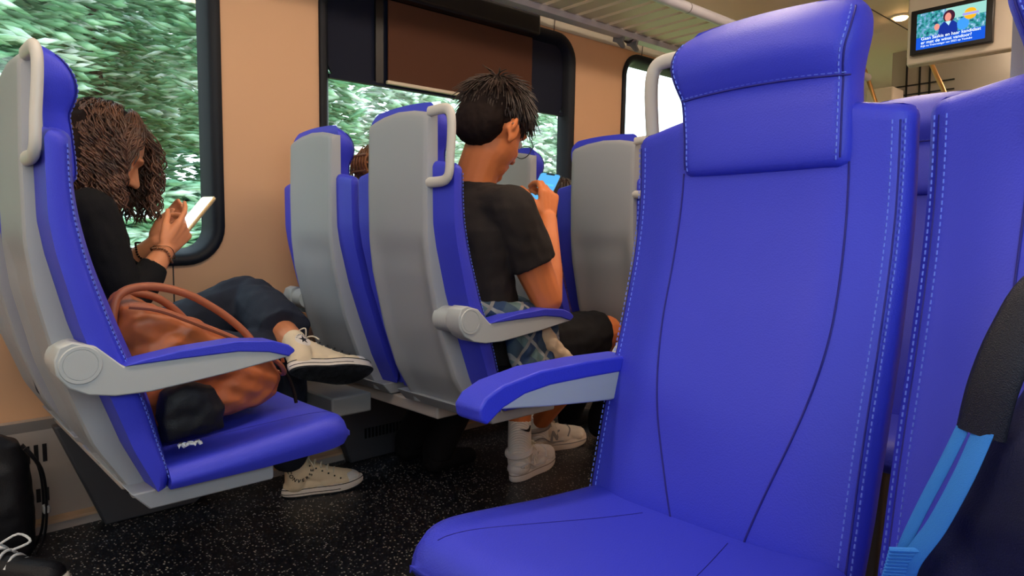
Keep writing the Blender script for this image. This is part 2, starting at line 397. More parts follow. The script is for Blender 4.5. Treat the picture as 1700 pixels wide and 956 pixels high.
def make_seat(name, label):
    t = thing(name, label, 'seat', (0, 0, 0), 0, GRP)
    shell_mb().build('back_shell', SHELL, t, ang=35)
    bk = backrest_mb().build('backrest', BLUE, t, ang=45)
    off = .0004
    for sg in (-1, 1):
        W = [(.41, .050), (.45, .062), (.5, .078), (.6, .110), (.68, .127), (.76, .134), (.97, .131)]
        MB().tube([(face(HO+sg*cinterp(W, z), z)+off, HO+sg*cinterp(W, z), z) for z in [.41+.56*i/50 for i in range(51)]], .0014, 6).build('panel_seam', BLUED, bk, ang=60)
        zz = [.43+.6*i/50 for i in range(51)]; e0 = WB-.014
        MB().tube([(face(e0, z)-.0012, sg*e0, sh(e0, z)) for z in zz], .0015, 6).build('edge_seam', BLUED, bk, ang=60)
        for dv in (-.009, +.006):
            st = MB(); dashes(st, [(face(e0+dv, z)-(.0006 if dv > 0 else -.0003)-(.0012 if dv > 0 else 0), sg*(e0+dv), sh(e0, z)) for z in zz]); st.build('stitching', STITCH, bk, smooth=False)
    hr = headrest_mb().build('headrest', BLUE, t, ang=45)
    zt = lambda v: 1.092-.004*((v-HO)/.135)**2
    row = [(hface(v, zt(v))+.0006, v, arch(v, zt(v))) for v in [HO-.133+.266*i/40 for i in range(41)]]
    MB().tube(row, .0013, 6).build('cross_seam', BLUED, hr, ang=60); st = MB(); dashes(st, [(u+.0004, v, z+.0035) for u, v, z in row]); st.build('stitching', STITCH, hr, smooth=False)
    for sg in (-1, 1):
        zz = [.975+(1.19-.975)*i/40 for i in range(41)]
        V_ = lambda z, d: ho(z)+sg*(cinterp(HW, z)-d)
        MB().tube([(hface(V_(z, .0085), z)-.0015, V_(z, .0085), arch(V_(z, .0085), z)) for z in zz], .0013, 6).build('edge_seam', BLUED, hr, ang=60)
        st = MB(); dashes(st, [(hface(V_(z, .0135), z)+.0002, V_(z, .0135), arch(V_(z, .0135), z)) for z in zz]); st.build('stitching', STITCH, hr, smooth=False)
    cu = cushion_mb().build('seat_cushion', BLUE, t, ang=50)
    for sg in (-1, 1):
        f_ = lambda u: sg*(.066+.10*(u-.2)/.36)
        MB().tube([(u, f_(u), cush_top(f_(u), u)+.0002) for u in [.22+.32*i/30 for i in range(31)]], .0006, 6).build('seam', BLUED, cu, ang=60)
    MB().prism([(.116, .407), (.146, .372), (.376, .372), (.380, .376), (.380, .407)], -.205, .205).build('seat_plate', SHELL, t, ang=30, bevel=.003)
    return t
def add_handle(t):
    yo = -.221
    pts = sm([(.004, -.135, 1.176), (.006, -.185, 1.177), (.007, -.207, 1.172), (.008, yo+.004, 1.155), (.006, yo, 1.12), (.001, yo, 1.06), (-.001, yo+.002, 1.022), (-.002, -.208, 1.006), (-.002, -.185, 1.001), (-.003, -.135, 1.001)], 6)
    MB().tube(pts, .0088, 12, flat=1.5, up=(0, 0, 1)).build('grab_handle', HANDLE, t, ang=70)

X1, YA, YW = .83, 1.56, 2.05
seatA = make_seat('passenger_seat', 'blue and grey seat carrying the tan leather handbag')
add_handle(seatA); arm(seatA, -1)
seatW = dup(seatA, (.2, YW, 0), 0, 'blue and grey window seat under the curly-haired person', skip=('armrest', 'grab_handle'))
arm(seatW, 1)
seatA.location = (.2, YA, 0)
dup(seatA, (1.03, YA, 0), 0, 'blue and grey aisle seat under the person in the black t-shirt')
dup(seatW, (1.03, YW, 0), 0, 'grey backed window seat just left of the black t-shirt seat')
dup(seatA, (1.86, YA, 0), 0, 'grey backed aisle seat glimpsed between the t-shirt person and the big empty blue seat')
dup(seatW, (1.86, YW, 0), 0, 'grey backed window seat seen past the face of the person with glasses')
XF, YF, YR = 1.06, .55, .082
front = dup(seatA, (XF, YF, 0), PI, 'large empty blue seat facing the viewer in the foreground, its whole front showing', skip=('armrest',))
arm(front, -1, .03, -.008)
dup(seatW, (XF, YR, 0), PI, 'blue seat behind the navy backpack at the right edge')
dup(seatA, (1.95, .60, 0), PI, 'blue seat facing the viewer seen through the gap between the two front seats', skip=('armrest',))

def pedestal(x0, label, yb):
    t = thing('seat_pedestal', label, 'seat frame', (x0, 0, 0), 0, 'seat pedestals along the window wall')
    if yb < 2.3: MB().box((-.05, yb, .325), (.085, 2.37, .385)).build('support_beam', MIDG, t, bevel=.006)
    MB().box((.16, 1.62, .330), (.24, 2.37, .368)).build('cross_beam', HEATM, t, bevel=.006)
    p = MB().prism([(.15, .325), (.27, .0), (.53, .0), (.62, .06), (.50, .312), (.30, .325)], 2.325, 2.37).build('leg_panel', DARKP, t, ang=30, bevel=.006)
    sl = MB()
    for k in range(11): sl.box((.33+k*.016, 2.323, .085), (.339+k*.016, 2.327, .125))
    sl.build('louvre', BLACK, p, smooth=False)
pedestal(.2, 'dark metal seat frame under the handbag seat and curly-haired person', 2.34)
pedestal(1.03, 'dark metal seat frame with louvre beside the raised canvas shoe', 1.86)
pedestal(1.86, 'metal seat frame under the seats by the third person', 2.02)

for x, y0, y1, lab in ((XF, -.24, .72, 'dark metal seat frame under the two big front seats'), (1.95, .42, .78, 'dark metal seat frame under the seat behind the two front seats')):
    t = thing('seat_pedestal', lab, 'seat frame', (x, 0, 0), PI, 'seat pedestals on the right hand side')
    MB().box((.16, -y1, .330), (.24, -y0, .372)).build('cross_beam', MIDG, t, bevel=.006)
    c = (y0+y1)/2
    MB().prism([(.10, 0), (.30, 0), (.25, .335), (.15, .335)], -c-.03, -c+.03).build('leg_panel', DARKP, t, ang=30, bevel=.006)

# ------------------------------------------------------------------ the setting
def wy(z): return 2.45-.03*z
def rr(x0, x1, z0, z1, r, n=8):
    p = []
    for cx, cz, a0 in ((x1-r, z0+r, -PI/2), (x1-r, z1-r, 0), (x0+r, z1-r, PI/2), (x0+r, z0+r, PI)):
        for k in range(n+1):
            a = a0+PI/2*k/n; p.append((cx+r*math.cos(a), cz+r*math.sin(a)))
    return p
XMIN, XMAX, ZC = -2.6, 6.6, 2.10
WIN = [(-2.27, -.86), (-.502, .888), (1.246, 2.636), (3.016, 4.406), (4.786, 6.176)]
Z0, Z1 = .773, 1.853
def wall_long(name, yf, sgn, wins):
    m = MB(); xs = [XMIN]+[(wins[i][1]+wins[i+1][0])/2 for i in range(len(wins)-1)]+[XMAX]
    for (a, b), c0, c1 in zip(wins, xs, xs[1:]):
        h = rr(a+.012, b-.012, Z0+.012, Z1-.012, .12); o = rr(c0, c1, 0, ZC+.02, .0005)
        m.rings([[(x, yf(z), z) for x, z in o], [(x, yf(z), z) for x, z in h], [(x, yf(z)+sgn*.07, z) for x, z in h]], True, False, False)
    o = m.build(name, WALL, None, smooth=False); return struct(o)
wall_long('wall_left', wy, 1, WIN)
wr = lambda z: -.29
wall_long('wall_right', wr, -1, WIN[:2])
def window(i, a, b, yf, sgn):
    w = thing('window_%d' % i, None, None); w['kind'] = 'structure'
    prof = [(0, .0), (0, .009), (.004, .013), (.018, .014), (.030, .008), (.040, -.004), (.050, -.030), (.056, -.045), (.056, -.055)]
    rings = []
    for ins, n in prof:
        rings.append([(x, yf(z)-sgn*n, z) for x, z in rr(a+ins, b-ins, Z0+ins, Z1-ins, max(.02, .13-ins))])
    MB().rings(rings, True, False, False).build('window_frame', RUBBER, w, ang=50)
    g = rr(a+.05, b-.05, Z0+.05, Z1-.05, .08)
    m = MB(); m.rings([[(x, yf(z)+sgn*.048, z) for x, z in g], [(x, yf(z)+sgn*.052, z) for x, z in g]])
    m.build('pane', GLASS, w, smooth=False); return w
for i, (a, b) in enumerate(WIN):
    window(i+1, a, b, wy, 1)
window(6, *WIN[0], wr, -1); window(7, *WIN[1], wr, -1)
struct(MB().box((XMIN, -.36, -.06), (XMAX, 2.52, 0)).build('floor', FLOOR, smooth=False))
# ceiling with coved edges
cv = [(-.36, 1.98), (-.28, 1.98), (-.2, 2.03), (-.05, 2.075), (.15, 2.10), (2.0, 2.10), (2.2, 2.075), (2.33, 2.03), (2.40, 1.985), (2.52, 1.985), (2.52, 2.16), (-.36, 2.16)]
struct(MB().rings([[(XMIN, y, z) for y, z in cv], [(XMAX, y, z) for y, z in cv]]).build('ceiling', CEIL, ang=30))
struct(MB().box((XMIN, 1.536, 2.097), (XMAX, 1.541, 2.1005)).build('trim_1', SEAMM, smooth=False))
struct(MB().box((XMIN-.05, -.36, 0), (XMIN, 2.52, 2.16)).build('wall_back', WALL, smooth=False))
struct(MB().box((XMAX, -.36, 0), (XMAX+.05, 2.52, 2.16)).build('wall_front', GREYP, smooth=False))
# upper wall band above the windows
bd = [(Z1+.012, .004), (1.90, .012), (1.99, .030), (2.06, .08), (2.06, -.02), (Z1+.012, -.02)]
struct(MB().rings([[(XMIN, wy(z)-n, z) for z, n in bd], [(XMAX, wy(z)-n, z) for z, n in bd]]).build('trim_2', COVE, ang=30))
k = 3
for x, za, zb in ((.72, .335, Z0), (2.472, Z1-.002, 2.0), (3.167, Z1-.002, 2.0), (.70, Z1-.002, 2.0), (1.40, Z1-.002, 2.0)):
    lo = .0 if za < 1 else .016
    struct(MB().rings([[(x+dx, wy(z)-n-(.012+.012*(z-1.86)/.12 if za > 1 else 0), z) for dx, n in ((-.002, .0), (.002, .0), (.002, .0015), (-.002, .0015))] for z in (za, zb)]).build('trim_%d' % k, SEAMM, smooth=False)); k += 1

# window 2: dark film on the upper glass, brown roller blind in front of it
bl = thing('roller_blind', 'brown cloth blind with pale bottom bar over the middle window', 'window blind')
a, b = WIN[2]
def wq(x0, x1, z0, z1, n0, n1, mm, name, par, bev=0): 
    q = MB().rings([[(x0, wy(z0)-n0, z0), (x1, wy(z0)-n0, z0), (x1, wy(z0)-n1, z0), (x0, wy(z0)-n1, z0)], [(x0, wy(z1)-n0, z1), (x1, wy(z1)-n0, z1), (x1, wy(z1)-n1, z1), (x0, wy(z1)-n1, z1)]])
    return q.build(name, mm, par, ang=30, bevel=bev)
wq(1.553, 2.350, 1.485, 1.80, -.016, -.010, SHADE, 'blind_cloth', bl)
wq(1.545, 2.356, 1.474, 1.488, -.018, -.002, BARM, 'bottom_bar', bl, .003)
wq(1.30, 2.352, 1.80, 1.915, -.012, .045, BLACK, 'cassette', bl, .012)
df = thing('tinted_panel', 'black panel covering upper half of the middle window behind the blind', 'window panel')
g = rr(a+.052, b-.052, 1.468, Z1-.052, .06)
MB().rings([[(x, wy(z)+.030, z) for x, z in g], [(x, wy(z)+.040, z) for x, z in g]]).build('panel', BLACKG, df, smooth=False)
wq(a+.052, b-.055, 1.464, 1.480, -.040, -.020, BLACKG, 'lower_rail', df)
wq(1.50, 1.535, 1.475, 1.83, -.030, -.018, BLACK, 'mullion', df)

# luggage rack
rk = thing('luggage_rack', 'slatted luggage rack high above the left hand windows', 'luggage rack')
ZR = 1.87
def rail(y, z, r, name): MB().tube([(XMIN+.2, y, z), (4.78, y, z)], r, 14, flat=1.).build(name, RACKM, rk, ang=60)
MB().rings([[(x, y, z) for y, z in ((2.20, ZR-.022), (2.235, ZR-.026), (2.27, ZR-.015), (2.275, ZR+.012), (2.25, ZR+.024), (2.21, ZR+.02), (2.192, ZR))] for x in (XMIN+.2, 4.78)]).build('wall_rail', RACKM, rk, ang=50)
rail(1.80, ZR+.005, .024, 'front_rail')
sl = MB(); x = XMIN+.3
while x < 4.7:
    sl.rings([[(x, yy, zz), (x+.078, yy, zz), (x+.078, yy, zz+.014), (x, yy, zz+.014)] for yy, zz in ((1.805, ZR+.006), (2.21, ZR+.006))]); x += .108
sl.build('slat_shelf', SLAT, rk, smooth=False)
for x in (-1.2, .9, 2.79, 4.4):
    for dx in (0, .11):
        MB().prism([(2.20, ZR-.005), (2.27, ZR-.010), (2.275, ZR-.035), (2.25, ZR-.045), (2.222, ZR-.075), (2.208, ZR-.078), (2.205, ZR-.066), (2.215, ZR-.045)], -.008, .008).xf(M.Translation((x+dx, 0, 0)) @ M.Rotation(PI/2, 4, 'Z')).build('bracket', MIDG, rk, ang=30, bevel=.002)
for x in (2.86, 4.2): MB().tube([(x, 2.235, ZR), (x+.004, 2.235, ZR)], .0375, 14).build('rail_joint', SEAMM, rk)
for x in (2.72, 4.3): MB().tube([(x, 1.80, ZR+.005), (x+.004, 1.80, ZR+.005)], .0245, 14).build('rail_joint', SEAMM, rk)

# heater cover with slots along the wall foot
hc = thing('heater_cover', 'slotted metal heater cover along the foot of the window wall', 'heater cover')
hp = [(2.40, .335), (2.436, .335), (2.436, .0), (2.385, 0), (2.385, .028), (2.425, .032), (2.422, .30)]
MB().rings([[(x, y, z) for y, z in hp] for x in (XMIN+.05, 4.5)]).build('cover', HEATM, hc, ang=30)
MB().box((XMIN+.05, 2.378, .026), (4.5, 2.426, .034)).build('kick_ledge', LEDGE, hc)
for x0, x1 in ((.02, .345), (1.40, 2.6)):
    for z0, z1 in ((.205, .258), (.085, .125)):
        sl = MB(); x = x0
        while x < x1: sl.box((x, 2.4205, z0), (x+.011, 2.426, z1)); x += .021
        sl.build('slot_row', BLACK, hc, smooth=False)

# ceiling lamps
LAMP = emit('lamp diffuser', (1., .79, .60), 17.)
i = 0
for x, y in ((-1.5, .95), (-.1, .95), (1.3, .95), (2.7, .95), (4.15, .50), (5.5, .95)):  # last two strips are added, unseen, to brighten the far ceiling
    if True:
        t = thing('ceiling_lamp', 'long warm ceiling light strip, unseen overhead', 'lamp', (x, y, ZC), 0, 'ceiling light strips above the aisle')
        fr = MB().rings([[(px*a2, py*b2, zz) for px, py in ((-.55, -.09), (.55, -.09), (.55, .09), (-.55, .09))] for a2, b2, zz in ((1, 1, 0), (1, 1, -.02), (.96, .75, -.022), (.955, .73, -.012))]).build('lamp_frame', WHITEP, t, smooth=False)
        MB().rings([[(x, y*k, z) for x, y in ((-.52, -.065), (.52, -.065), (.52, .065), (-.52, .065))] for z, k in ((-.012, 1.), (-.06, .95), (-.075, .7))]).build('diffuser', LAMP, t, smooth=False)
SPOT = emit('spot lens', (1., .56, .22), 30.)
def downlight(x, y, lab):
    t = thing('ceiling_downlight', lab, 'lamp', (x, y, ZC))
    n = 24; MB().rings([[(r*math.cos(2*PI*q/n), r*math.sin(2*PI*q/n), z) for q in range(n)] for r, z in ((.052, .0), (.050, -.008), (.040, -.009), (.038, -.004))], True, False, False).build('bezel', WHITEP, t)
    MB().rings([[(r*math.cos(2*PI*q/n), r*math.sin(2*PI*q/n), z) for q in range(n)] for r, z in ((.037, -.003), (.036, -.012), (.028, -.020), (.012, -.025))]).build('lens', SPOT, t)
downlight(4.36, 1.475, 'small glowing round ceiling light beside the television')

# television on its hanging bulkhead
bh = thing('bulkhead', 'pale hanging bulkhead that carries the television', 'bulkhead')
MB().rings([[(x, y, z) for x, z in ((4.02, 2.11), (4.02, 1.745), (4.06, 1.735), (4.55, 1.93), (4.60, 2.11))] for y in (.86, 1.325)]).build('body', WHITEP, bh, ang=25, bevel=.008)
tv = thing('television', 'wall screen showing a person in blue uniform and Dutch caption', 'television', (4.015, 1.118, 1.893), 0)
TW, TH = .358, .222
tilt = M.Rotation(math.radians(0), 4, 'X')
MB().box((-.035, -TW/2, -TH/2), (0, TW/2, TH/2)).build('casing', BLACK, tv, bevel=.004)
def scr(mb, name, m, par, d): return mb.xf(M(((0, 0, -1, d), (-1, 0, 0, 0), (0, 1, 0, 0), (0, 0, 0, 1)))).build(name, m, par, smooth=False)
SW, SH = .300, .178
def quad(x0, y0, x1, y1): return MB().add([(x0, y0, 0), (x1, y0, 0), (x1, y1, 0), (x0, y1, 0)], [(0, 1, 2, 3)])
def disc(cx, cy, rx, ry, a0=0, a1=2*PI, n=24):
    p = [(cx+rx*math.cos(a0+(a1-a0)*q/n), cy+ry*math.sin(a0+(a1-a0)*q/n), 0) for q in range(n+1)]; return MB().add(p, [tuple(range(n+1))])
def scr_mat():
    m = emit('screen picture', (.1, .4, .5), 1.); nt = m.node_tree; e = nt.nodes['Emission']; tc = nt.nodes.new('ShaderNodeTexCoord')
    n = nt.nodes.new('ShaderNodeTexNoise'); n.inputs['Scale'].default_value = 55; n.inputs['Detail'].default_value = 3
    r = nt.nodes.new('ShaderNodeValToRGB'); el = r.color_ramp.elements
    el[0].position = .32; el[0].color = (.01, .05, .12, 1); el[1].position = .72; el[1].color = (.45, .85, .75, 1)
    q = el.new(.48); q.color = (.03, .30, .28, 1); q = el.new(.6); q.color = (.15, .30, .55, 1)
    nt.links.new(tc.outputs['Object'], n.inputs['Vector']); nt.links.new(n.outputs['Fac'], r.inputs['Fac']); nt.links.new(r.outputs[0], e.inputs[0]); return m
sp = scr(quad(-SW/2, -SH/2, SW/2, SH/2), 'screen', scr_mat(), tv, -.0355)
SB = lambda n, c, s=1.: emit(n, c, s)
scr(quad(-SW/2, -SH/2, SW/2, -.030), 'caption_band', SB('screen blue', (.01, .09, .62)), sp, -.0358)
scr(quad(-.02, .035, SW/2, SH/2), 'picture_building', SB('screen pale building', (.30, .62, .55)), sp, -.0358)
scr(MB().add([(-.055, -.045, 0), (.035, -.045, 0), (.030, .01, 0), (.012, .026, 0), (-.028, .026, 0), (-.046, .008, 0)], [(0, 1, 2, 3, 4, 5)]), 'picture_jacket', SB('screen jacket', (.01, .03, .28)), sp, -.0361)
scr(disc(-.006, .050, .026, .030), 'picture_hair', SB('screen hair', (.05, .012, .03)), sp, -.0362)
scr(disc(-.010, .046, .014, .021), 'picture_face', SB('screen face', (.75, .28, .22)), sp, -.0364)
scr(MB().add([(-.022, .026, 0), (.004, .026, 0), (-.006, .004, 0)], [(0, 1, 2)]), 'picture_collar', SB('screen collar', (.45, .75, .85)), sp, -.0364)
scr(disc(-.058, .008, .012, .016), 'picture_hand', SB('screen face', (.75, .28, .22)), sp, -.0362)
scr(disc(.055, .0, .026, .028), 'picture_bystander', SB('screen light blue', (.05, .30, .80)), sp, -.0361)
lg = disc(.085, .050, .025, .020, 0, PI); lg.add(*[[p-V((0, .014, 0)) for p in disc(.085, .050, .025, .020, PI, 2*PI).v], disc(0, 0, 1, 1, PI, 2*PI).f])
scr(lg, 'logo', SB('screen orange', (1., .42, .02)), sp, -.0364)
scr(quad(.052, .038, .120, .048), 'logo_band', SB('screen violet', (.35, .30, .75)), sp, -.0366)
TXT = SB('screen text', (.85, .95, 1.), 1.2)
cap = MB()
for body, y, sz, bd_ in (('Gaan Saskia en haar kandidaat', -.038, .0214, .0001), ('er met de winst vandoor?', -.0575, .0214, .0001), ('Kijk nu Treinreiziger van 2023 op Youtube', -.0745, .0130, 0)):
    vs, fs = text_geo(body, sz, .0001, 'LEFT', bd_); cap.add([p+V((-.128, y, 0)) for p in vs], fs)
scr(cap, 'caption', TXT, sp, -.0368)

# far end: columns, partition, hand rails
t = thing('partition', 'grey framed glass partition beyond the television', 'partition')
MB().box((5.2, .30, .0), (5.24, 1.80, 2.1)).build('panel', GREYP, t)
bars = MB()
for y in (1.70, 1.62, 1.56): bars.box((5.19, y, 1.5), (5.2, y+.010, 2.05))
bars.box((5.19, 1.42, 1.86), (5.2, 1.80, 1.868)); bars.box((5.19, 1.42, 1.80), (5.2, 1.80, 1.808)); bars.build('glazing_bar', BLACK, t, smooth=False)
MB().rings([[(x, y, z) for x, y in ((5.0, 1.72), (5.0, 1.89), (5.15, 1.93), (5.2, 1.93), (5.2, 1.72))] for z in (0, 1.84)]).build('cabinet', WHITEP, None, ang=30, bevel=.01)
tag(bpy.data.objects['cabinet'], 'cream cabinet corner at the far end of the carriage', 'cabinet')
for pts, lab in ((((4.9, 1.93, 2.098), (4.9, 1.895, 2.03), (4.9, 1.80, 1.76), (4.9, 1.70, 1.40), (4.9, 1.66, .002)), 'brass coloured hand rail just right of the big empty seat headrest'),
                 (((4.75, 1.46, 2.098), (4.75, 1.445, 1.95), (4.75, 1.40, 1.83), (4.75, 1.33, 1.65), (4.75, 1.24, 1.3), (4.75, 1.22, .002)), 'brass coloured hand rail under the television')):
    tag(MB().tube(sm(pts, 6), .013, 12).build('hand_rail', COPPER), lab, 'hand rail', 'hand rails')

# ------------------------------------------------------------------ outside
gp = [(2.9, -1.2), (4.5, -.9), (6, -.2), (8, .50), (9.2, .72), (12, .80), (40, .8), (40, -1.6), (2.9, -1.6)]
o = MB().rings([[(x, y, z+.12*math.sin(x*.7)*(1 if 5 < y < 20 else 0)) for y, z in gp] for x in [-20+2*i for i in range(41)]]).build('grass_bank', GRASS, None, ang=60)
tag(o, 'yellow green grass bank outside the windows', 'grass bank'); o['kind'] = 'structure'
def tree(x, y, h, r, m, lab, z0=.7):
    t = thing('tree', lab, 'tree', (x, y, z0), 0, 'trees outside the windows')
    MB().tube(sm([(0, 0, -.3), (.05, 0, h*.3), (-.05, .05, h*.7)], 4), [.12]*5+[.09]*2+[.05]*2, 8).build('trunk', TRUNK, t)
    c = MB(); R = random.Random(int(x*97+y*13)); sprays(c, R, int(2600*r*h/8), lambda: crown_pt(R, r, h))
    c.build('crown', m, t, ang=180)
OCT = [(1, 0, 0), (-1, 0, 0), (0, 1, 0), (0, -1, 0), (0, 0, 1), (0, 0, -1)]
OCF = [(0, 2, 4), (2, 1, 4), (1, 3, 4), (3, 0, 4), (2, 0, 5), (1, 2, 5), (3, 1, 5), (0, 3, 5)]
def crown_pt(R, r, h):
    while True:
        p = V((R.uniform(-1, 1), R.uniform(-1, 1), R.uniform(-1, 1)))
        if .35 < p.length < 1: break
    w = .92+.16*nz((p.x*1.2, p.y, p.z*1.5), 2., r*7)
    return V((p.x*r*1.08*w, p.y*r*.8*w, h*.52+p.z*h*.50*w))
def sprays(c, R, n, pt):
    for q in range(n):
        p = pt(); l = R.uniform(.08, .24); t = R.uniform(.022, .05); a = R.gauss(0, .22); ca, sa = math.cos(a), math.sin(a); b_ = R.uniform(.05, .12)
        c.add([(p.x+x*l*ca-z*t*sa, p.y+y*b_, p.z+x*l*sa+z*t*ca) for x, y, z in OCT], OCF)
TL = [(-3.6, 10.2, 7.5, 1.9, 0), (-1.2, 13.9, 8.0, 1.65, 0), (.6, 10.0, 7.6, 1.85, 0), (2.9, 13.6, 7.8, 1.6, 0), (4.6, 10.4, 6.2, 1.6, 0), (6.6, 14.2, 5.0, 1.4, 1), (8.0, 11.6, 3.9, 1.35, 1), (11.4, 13.6, 5.0, 1.7, 1), (10.4, 9.8, 3.0, .95, 1)]
names = ['dense green tree beyond the left end of the near window', 'dense green tree behind the near headrest through the window', 'dense green tree above the curly hair through the window', 'dense green tree above the phone through the near window', 'dense tree at the right edge of the near window', 'overexposed tree at the left edge of the middle window', 'overexposed tree above the grey backed seats in the middle window', 'overexposed tree behind the head of the person with glasses', 'overexposed tree at the right edge of the middle window']
for (x, y, h, r, p), lab in zip(TL, names): tree(x, y, h, r, LEAF_OVEREXPOSED if p else LEAF, lab)
def belt(name, lab, cat, n, X, Yr, Zr, S, m, seed, vox):
    R = random.Random(seed); b_ = MB(); sprays(b_, R, n, lambda: V((R.uniform(*X), R.uniform(*Yr), Zr[0]+(Zr[1]-Zr[0])*R.random())))
    for q in range(n//160):
        s = R.uniform(*S); b_.ell((R.uniform(*X), Yr[1]+s, R.uniform(Zr[0], Zr[1]-s*.7)), (s*1.6, s, s*.8), None, 10, 7)
    o = b_.build(name, m, None, ang=180)
    tag(o, lab, cat); o['kind'] = 'stuff'
belt('hedge', 'low green hedge along the top of the grass bank', 'hedge', 5000, (-6, 5.6), (8.5, 8.9), (.72, 1.5), (.2, .3), LEAF, 5, .09)
belt('tree_belt', 'belt of green trees filling the gaps behind the nearer trees', 'trees', 16000, (-12, 6.6), (16.2, 17.5), (.8, 9.), (.7, 1.2), LEAF, 9, .13)

# ------------------------------------------------------------------ people
T = M.Translation
def rings_torso(m, rows, n=20):
    rs = []
    for c, ry, rx in rows:
        rs.append([(c[0]+rx*math.cos(2*PI*k/n), c[1]+ry*math.sin(2*PI*k/n), c[2]) for k in range(n)])
    return m.rings(rs)
def frame(x, z):
    x = V(x).normalized(); z = V(z); z = (z-x*z.dot(x)).normalized(); y = z.cross(x)
    return M(((x.x, y.x, z.x, 0), (x.y, y.y, z.y, 0), (x.z, y.z, z.z, 0), (0, 0, 0, 1)))
def hand(m, W, d, n, ts, curl, tdir=None, sc=1., spread=.0):
    W = V(W); d = V(d).normalized(); n = V(n); n = (n-d*n.dot(d)).normalized(); s = d.cross(n)*ts     # s points to the thumb side
    for k in range(4):        # palm as four metacarpal rods
        o = (.027-.018*k)*sc
        m.cap(W+s*o*.55+d*.008, W+d*(.082-.004*abs(k-1))*sc+s*o, .0145*sc, .0125*sc, 10)
    m.ell(W+d*.045*sc+n*.004, (.036*sc, .036*sc, .016*sc), frame(d, n).to_3x3(), 12, 8)
    L = ((.040, .024, .019), (.044, .028, .020), (.041, .026, .019), (.032, .019, .017))
    for k in range(4):
        o = (.027-.018*k)*sc; p = W+d*(.082-.004*abs(k-1))*sc+s*o; a = 0.; dd = (d+s*spread*(1.5-k)).normalized()
        for q in range(3):
            a += curl[k][q]; t = dd*math.cos(a)+n*math.sin(a)
            r = (.0092, .0082, .0074, .0066)
            p2 = p+t*L[k][q]*sc; m.cap(p, p2, r[q]*sc, r[q+1]*sc, 8); p = p2
    td = V(tdir).normalized() if tdir else (d*.75+s*.6+n*.35).normalized()
    b = W+d*.018*sc+s*.022*sc+n*.006; k1 = b+(td*.6+s*.3+d*.2).normalized()*.042*sc; k2 = k1+td*.031*sc; k3 = k2+(td+n*.25).normalized()*.024*sc
    m.cap(b, k1, .014*sc, .0105*sc, 8); m.cap(k1, k2, .0102*sc, .009*sc, 8); m.cap(k2, k3, .009*sc, .007*sc, 8)
def head(m, H, sc=1., ears=True):
    # H: 4x4 frame, x = where the face looks, z = crown
    P = lambda x, y, z: H @ V((x*sc, y*sc, z*sc)); R3 = H.to_3x3()
    E = lambda c, r, rot=None: m.ell(P(*c), tuple(q*sc for q in r), R3 if rot is None else R3 @ rot, 18, 12)
    E((-.008, 0, .012), (.097, .076, .088)); E((.028, 0, -.045), (.066, .062, .078)); E((.050, 0, -.092), (.040, .042, .036))
    E((.078, 0, -.112), (.018, .020, .014)); E((.078, 0, .012), (.018, .050, .014)); E((.062, .030, -.048), (.024, .022, .022)); E((.062, -.030, -.048), (.024, .022, .022))
    m.cap(P(.090, 0, -.008), P(.112, 0, -.042), .0075*sc, .011*sc, 8); E((.100, .009, -.046), (.010, .007, .007)); E((.100, -.009, -.046), (.010, .007, .007))
    E((.092, 0, -.073), (.010, .021, .006)); E((.090, 0, -.084), (.010, .018, .007))
    if ears:
        for s in (-1, 1):
            E((-.004, s*.076, -.024), (.017, .006, .030), M.Rotation(s*.35, 3, 'Z') @ M.Rotation(-.2, 3, 'Y')); E((.002, s*.073, -.048), (.009, .006, .012))
            E((-.014, s*.083, -.014), (.007, .005, .020), M.Rotation(s*.35, 3, 'Z'))
def headframe(c, pitch, yaw=0.):
    f = V((math.cos(pitch)*math.cos(yaw), math.cos(pitch)*math.sin(yaw), -math.sin(pitch)))
    return T(V(c)) @ frame(f, (math.sin(pitch), 0, math.cos(pitch)))
class Fig:
    def __init__(s, base, name, label): s.b = V(base); s.t = thing(name, label, 'person', base)
    def loc(s, m): return m.xf(T(-s.b))
    def skin(s, m, name, mt, vox, it=4, disp=None, par=None): return s.loc(m).remesh(name, mt, par or s.t, vox, it, disp)
    def hard(s, m, name, mt, par=None, **k): return s.loc(m).build(name, mt, par or s.t, **k)
wr_noise = lambda a, sc, seed: (lambda p: a*(nz((p.x, p.y*1.3, p.z*.6), sc, seed)+.5*nz(p, sc*2.3, seed+3)))

def hair_strand(m, pts, r0, n=5): m.tube(pts, [r0*(.5+.5*math.sin(PI*min(1, .12+.88*(1-i/(len(pts)-1)))**.7)) if i < len(pts)-1 else r0*.12 for i in range(len(pts))], n)

def outline(L, wh, wt, n=40):     # shoe sole outline, heel at x=0, toe at x=L
    p = []
    for k in range(n):
        a = 2*PI*k/n; c, s_ = math.cos(a), math.sin(a); x = L*.5+L*.5*(abs(c)**.85)*(1 if c > 0 else -1)
        f = x/L; w = wh+(wt-wh)*(1-math.cos(PI*min(1, max(0, (f-.15)/.6))))/2; w *= 1-.12*math.exp(-((f-.38)/.14)**2)
        p.append((x, w*s_*min(1, abs(s_)**-.18 if abs(s_) > 1e-3 else 1)+.006*math.sin(PI*f)))
    return p
def sole_mb(L, wh, wt, z0, z1, kick=.012, grow=0.):
    o = outline(L, wh, wt); cx = L/2; rs = []
    for z, k in ((z0, .955), (z0+.004, .99), ((z0+z1)/2, 1.), (z1-.003, .985), (z1, .96)):
        rs.append([((x-cx)*(k+grow)+cx, y*(k+grow), z+kick*max(0, (x/L-.68)/.32)**2) for x, y in o])
    return MB().rings(rs)
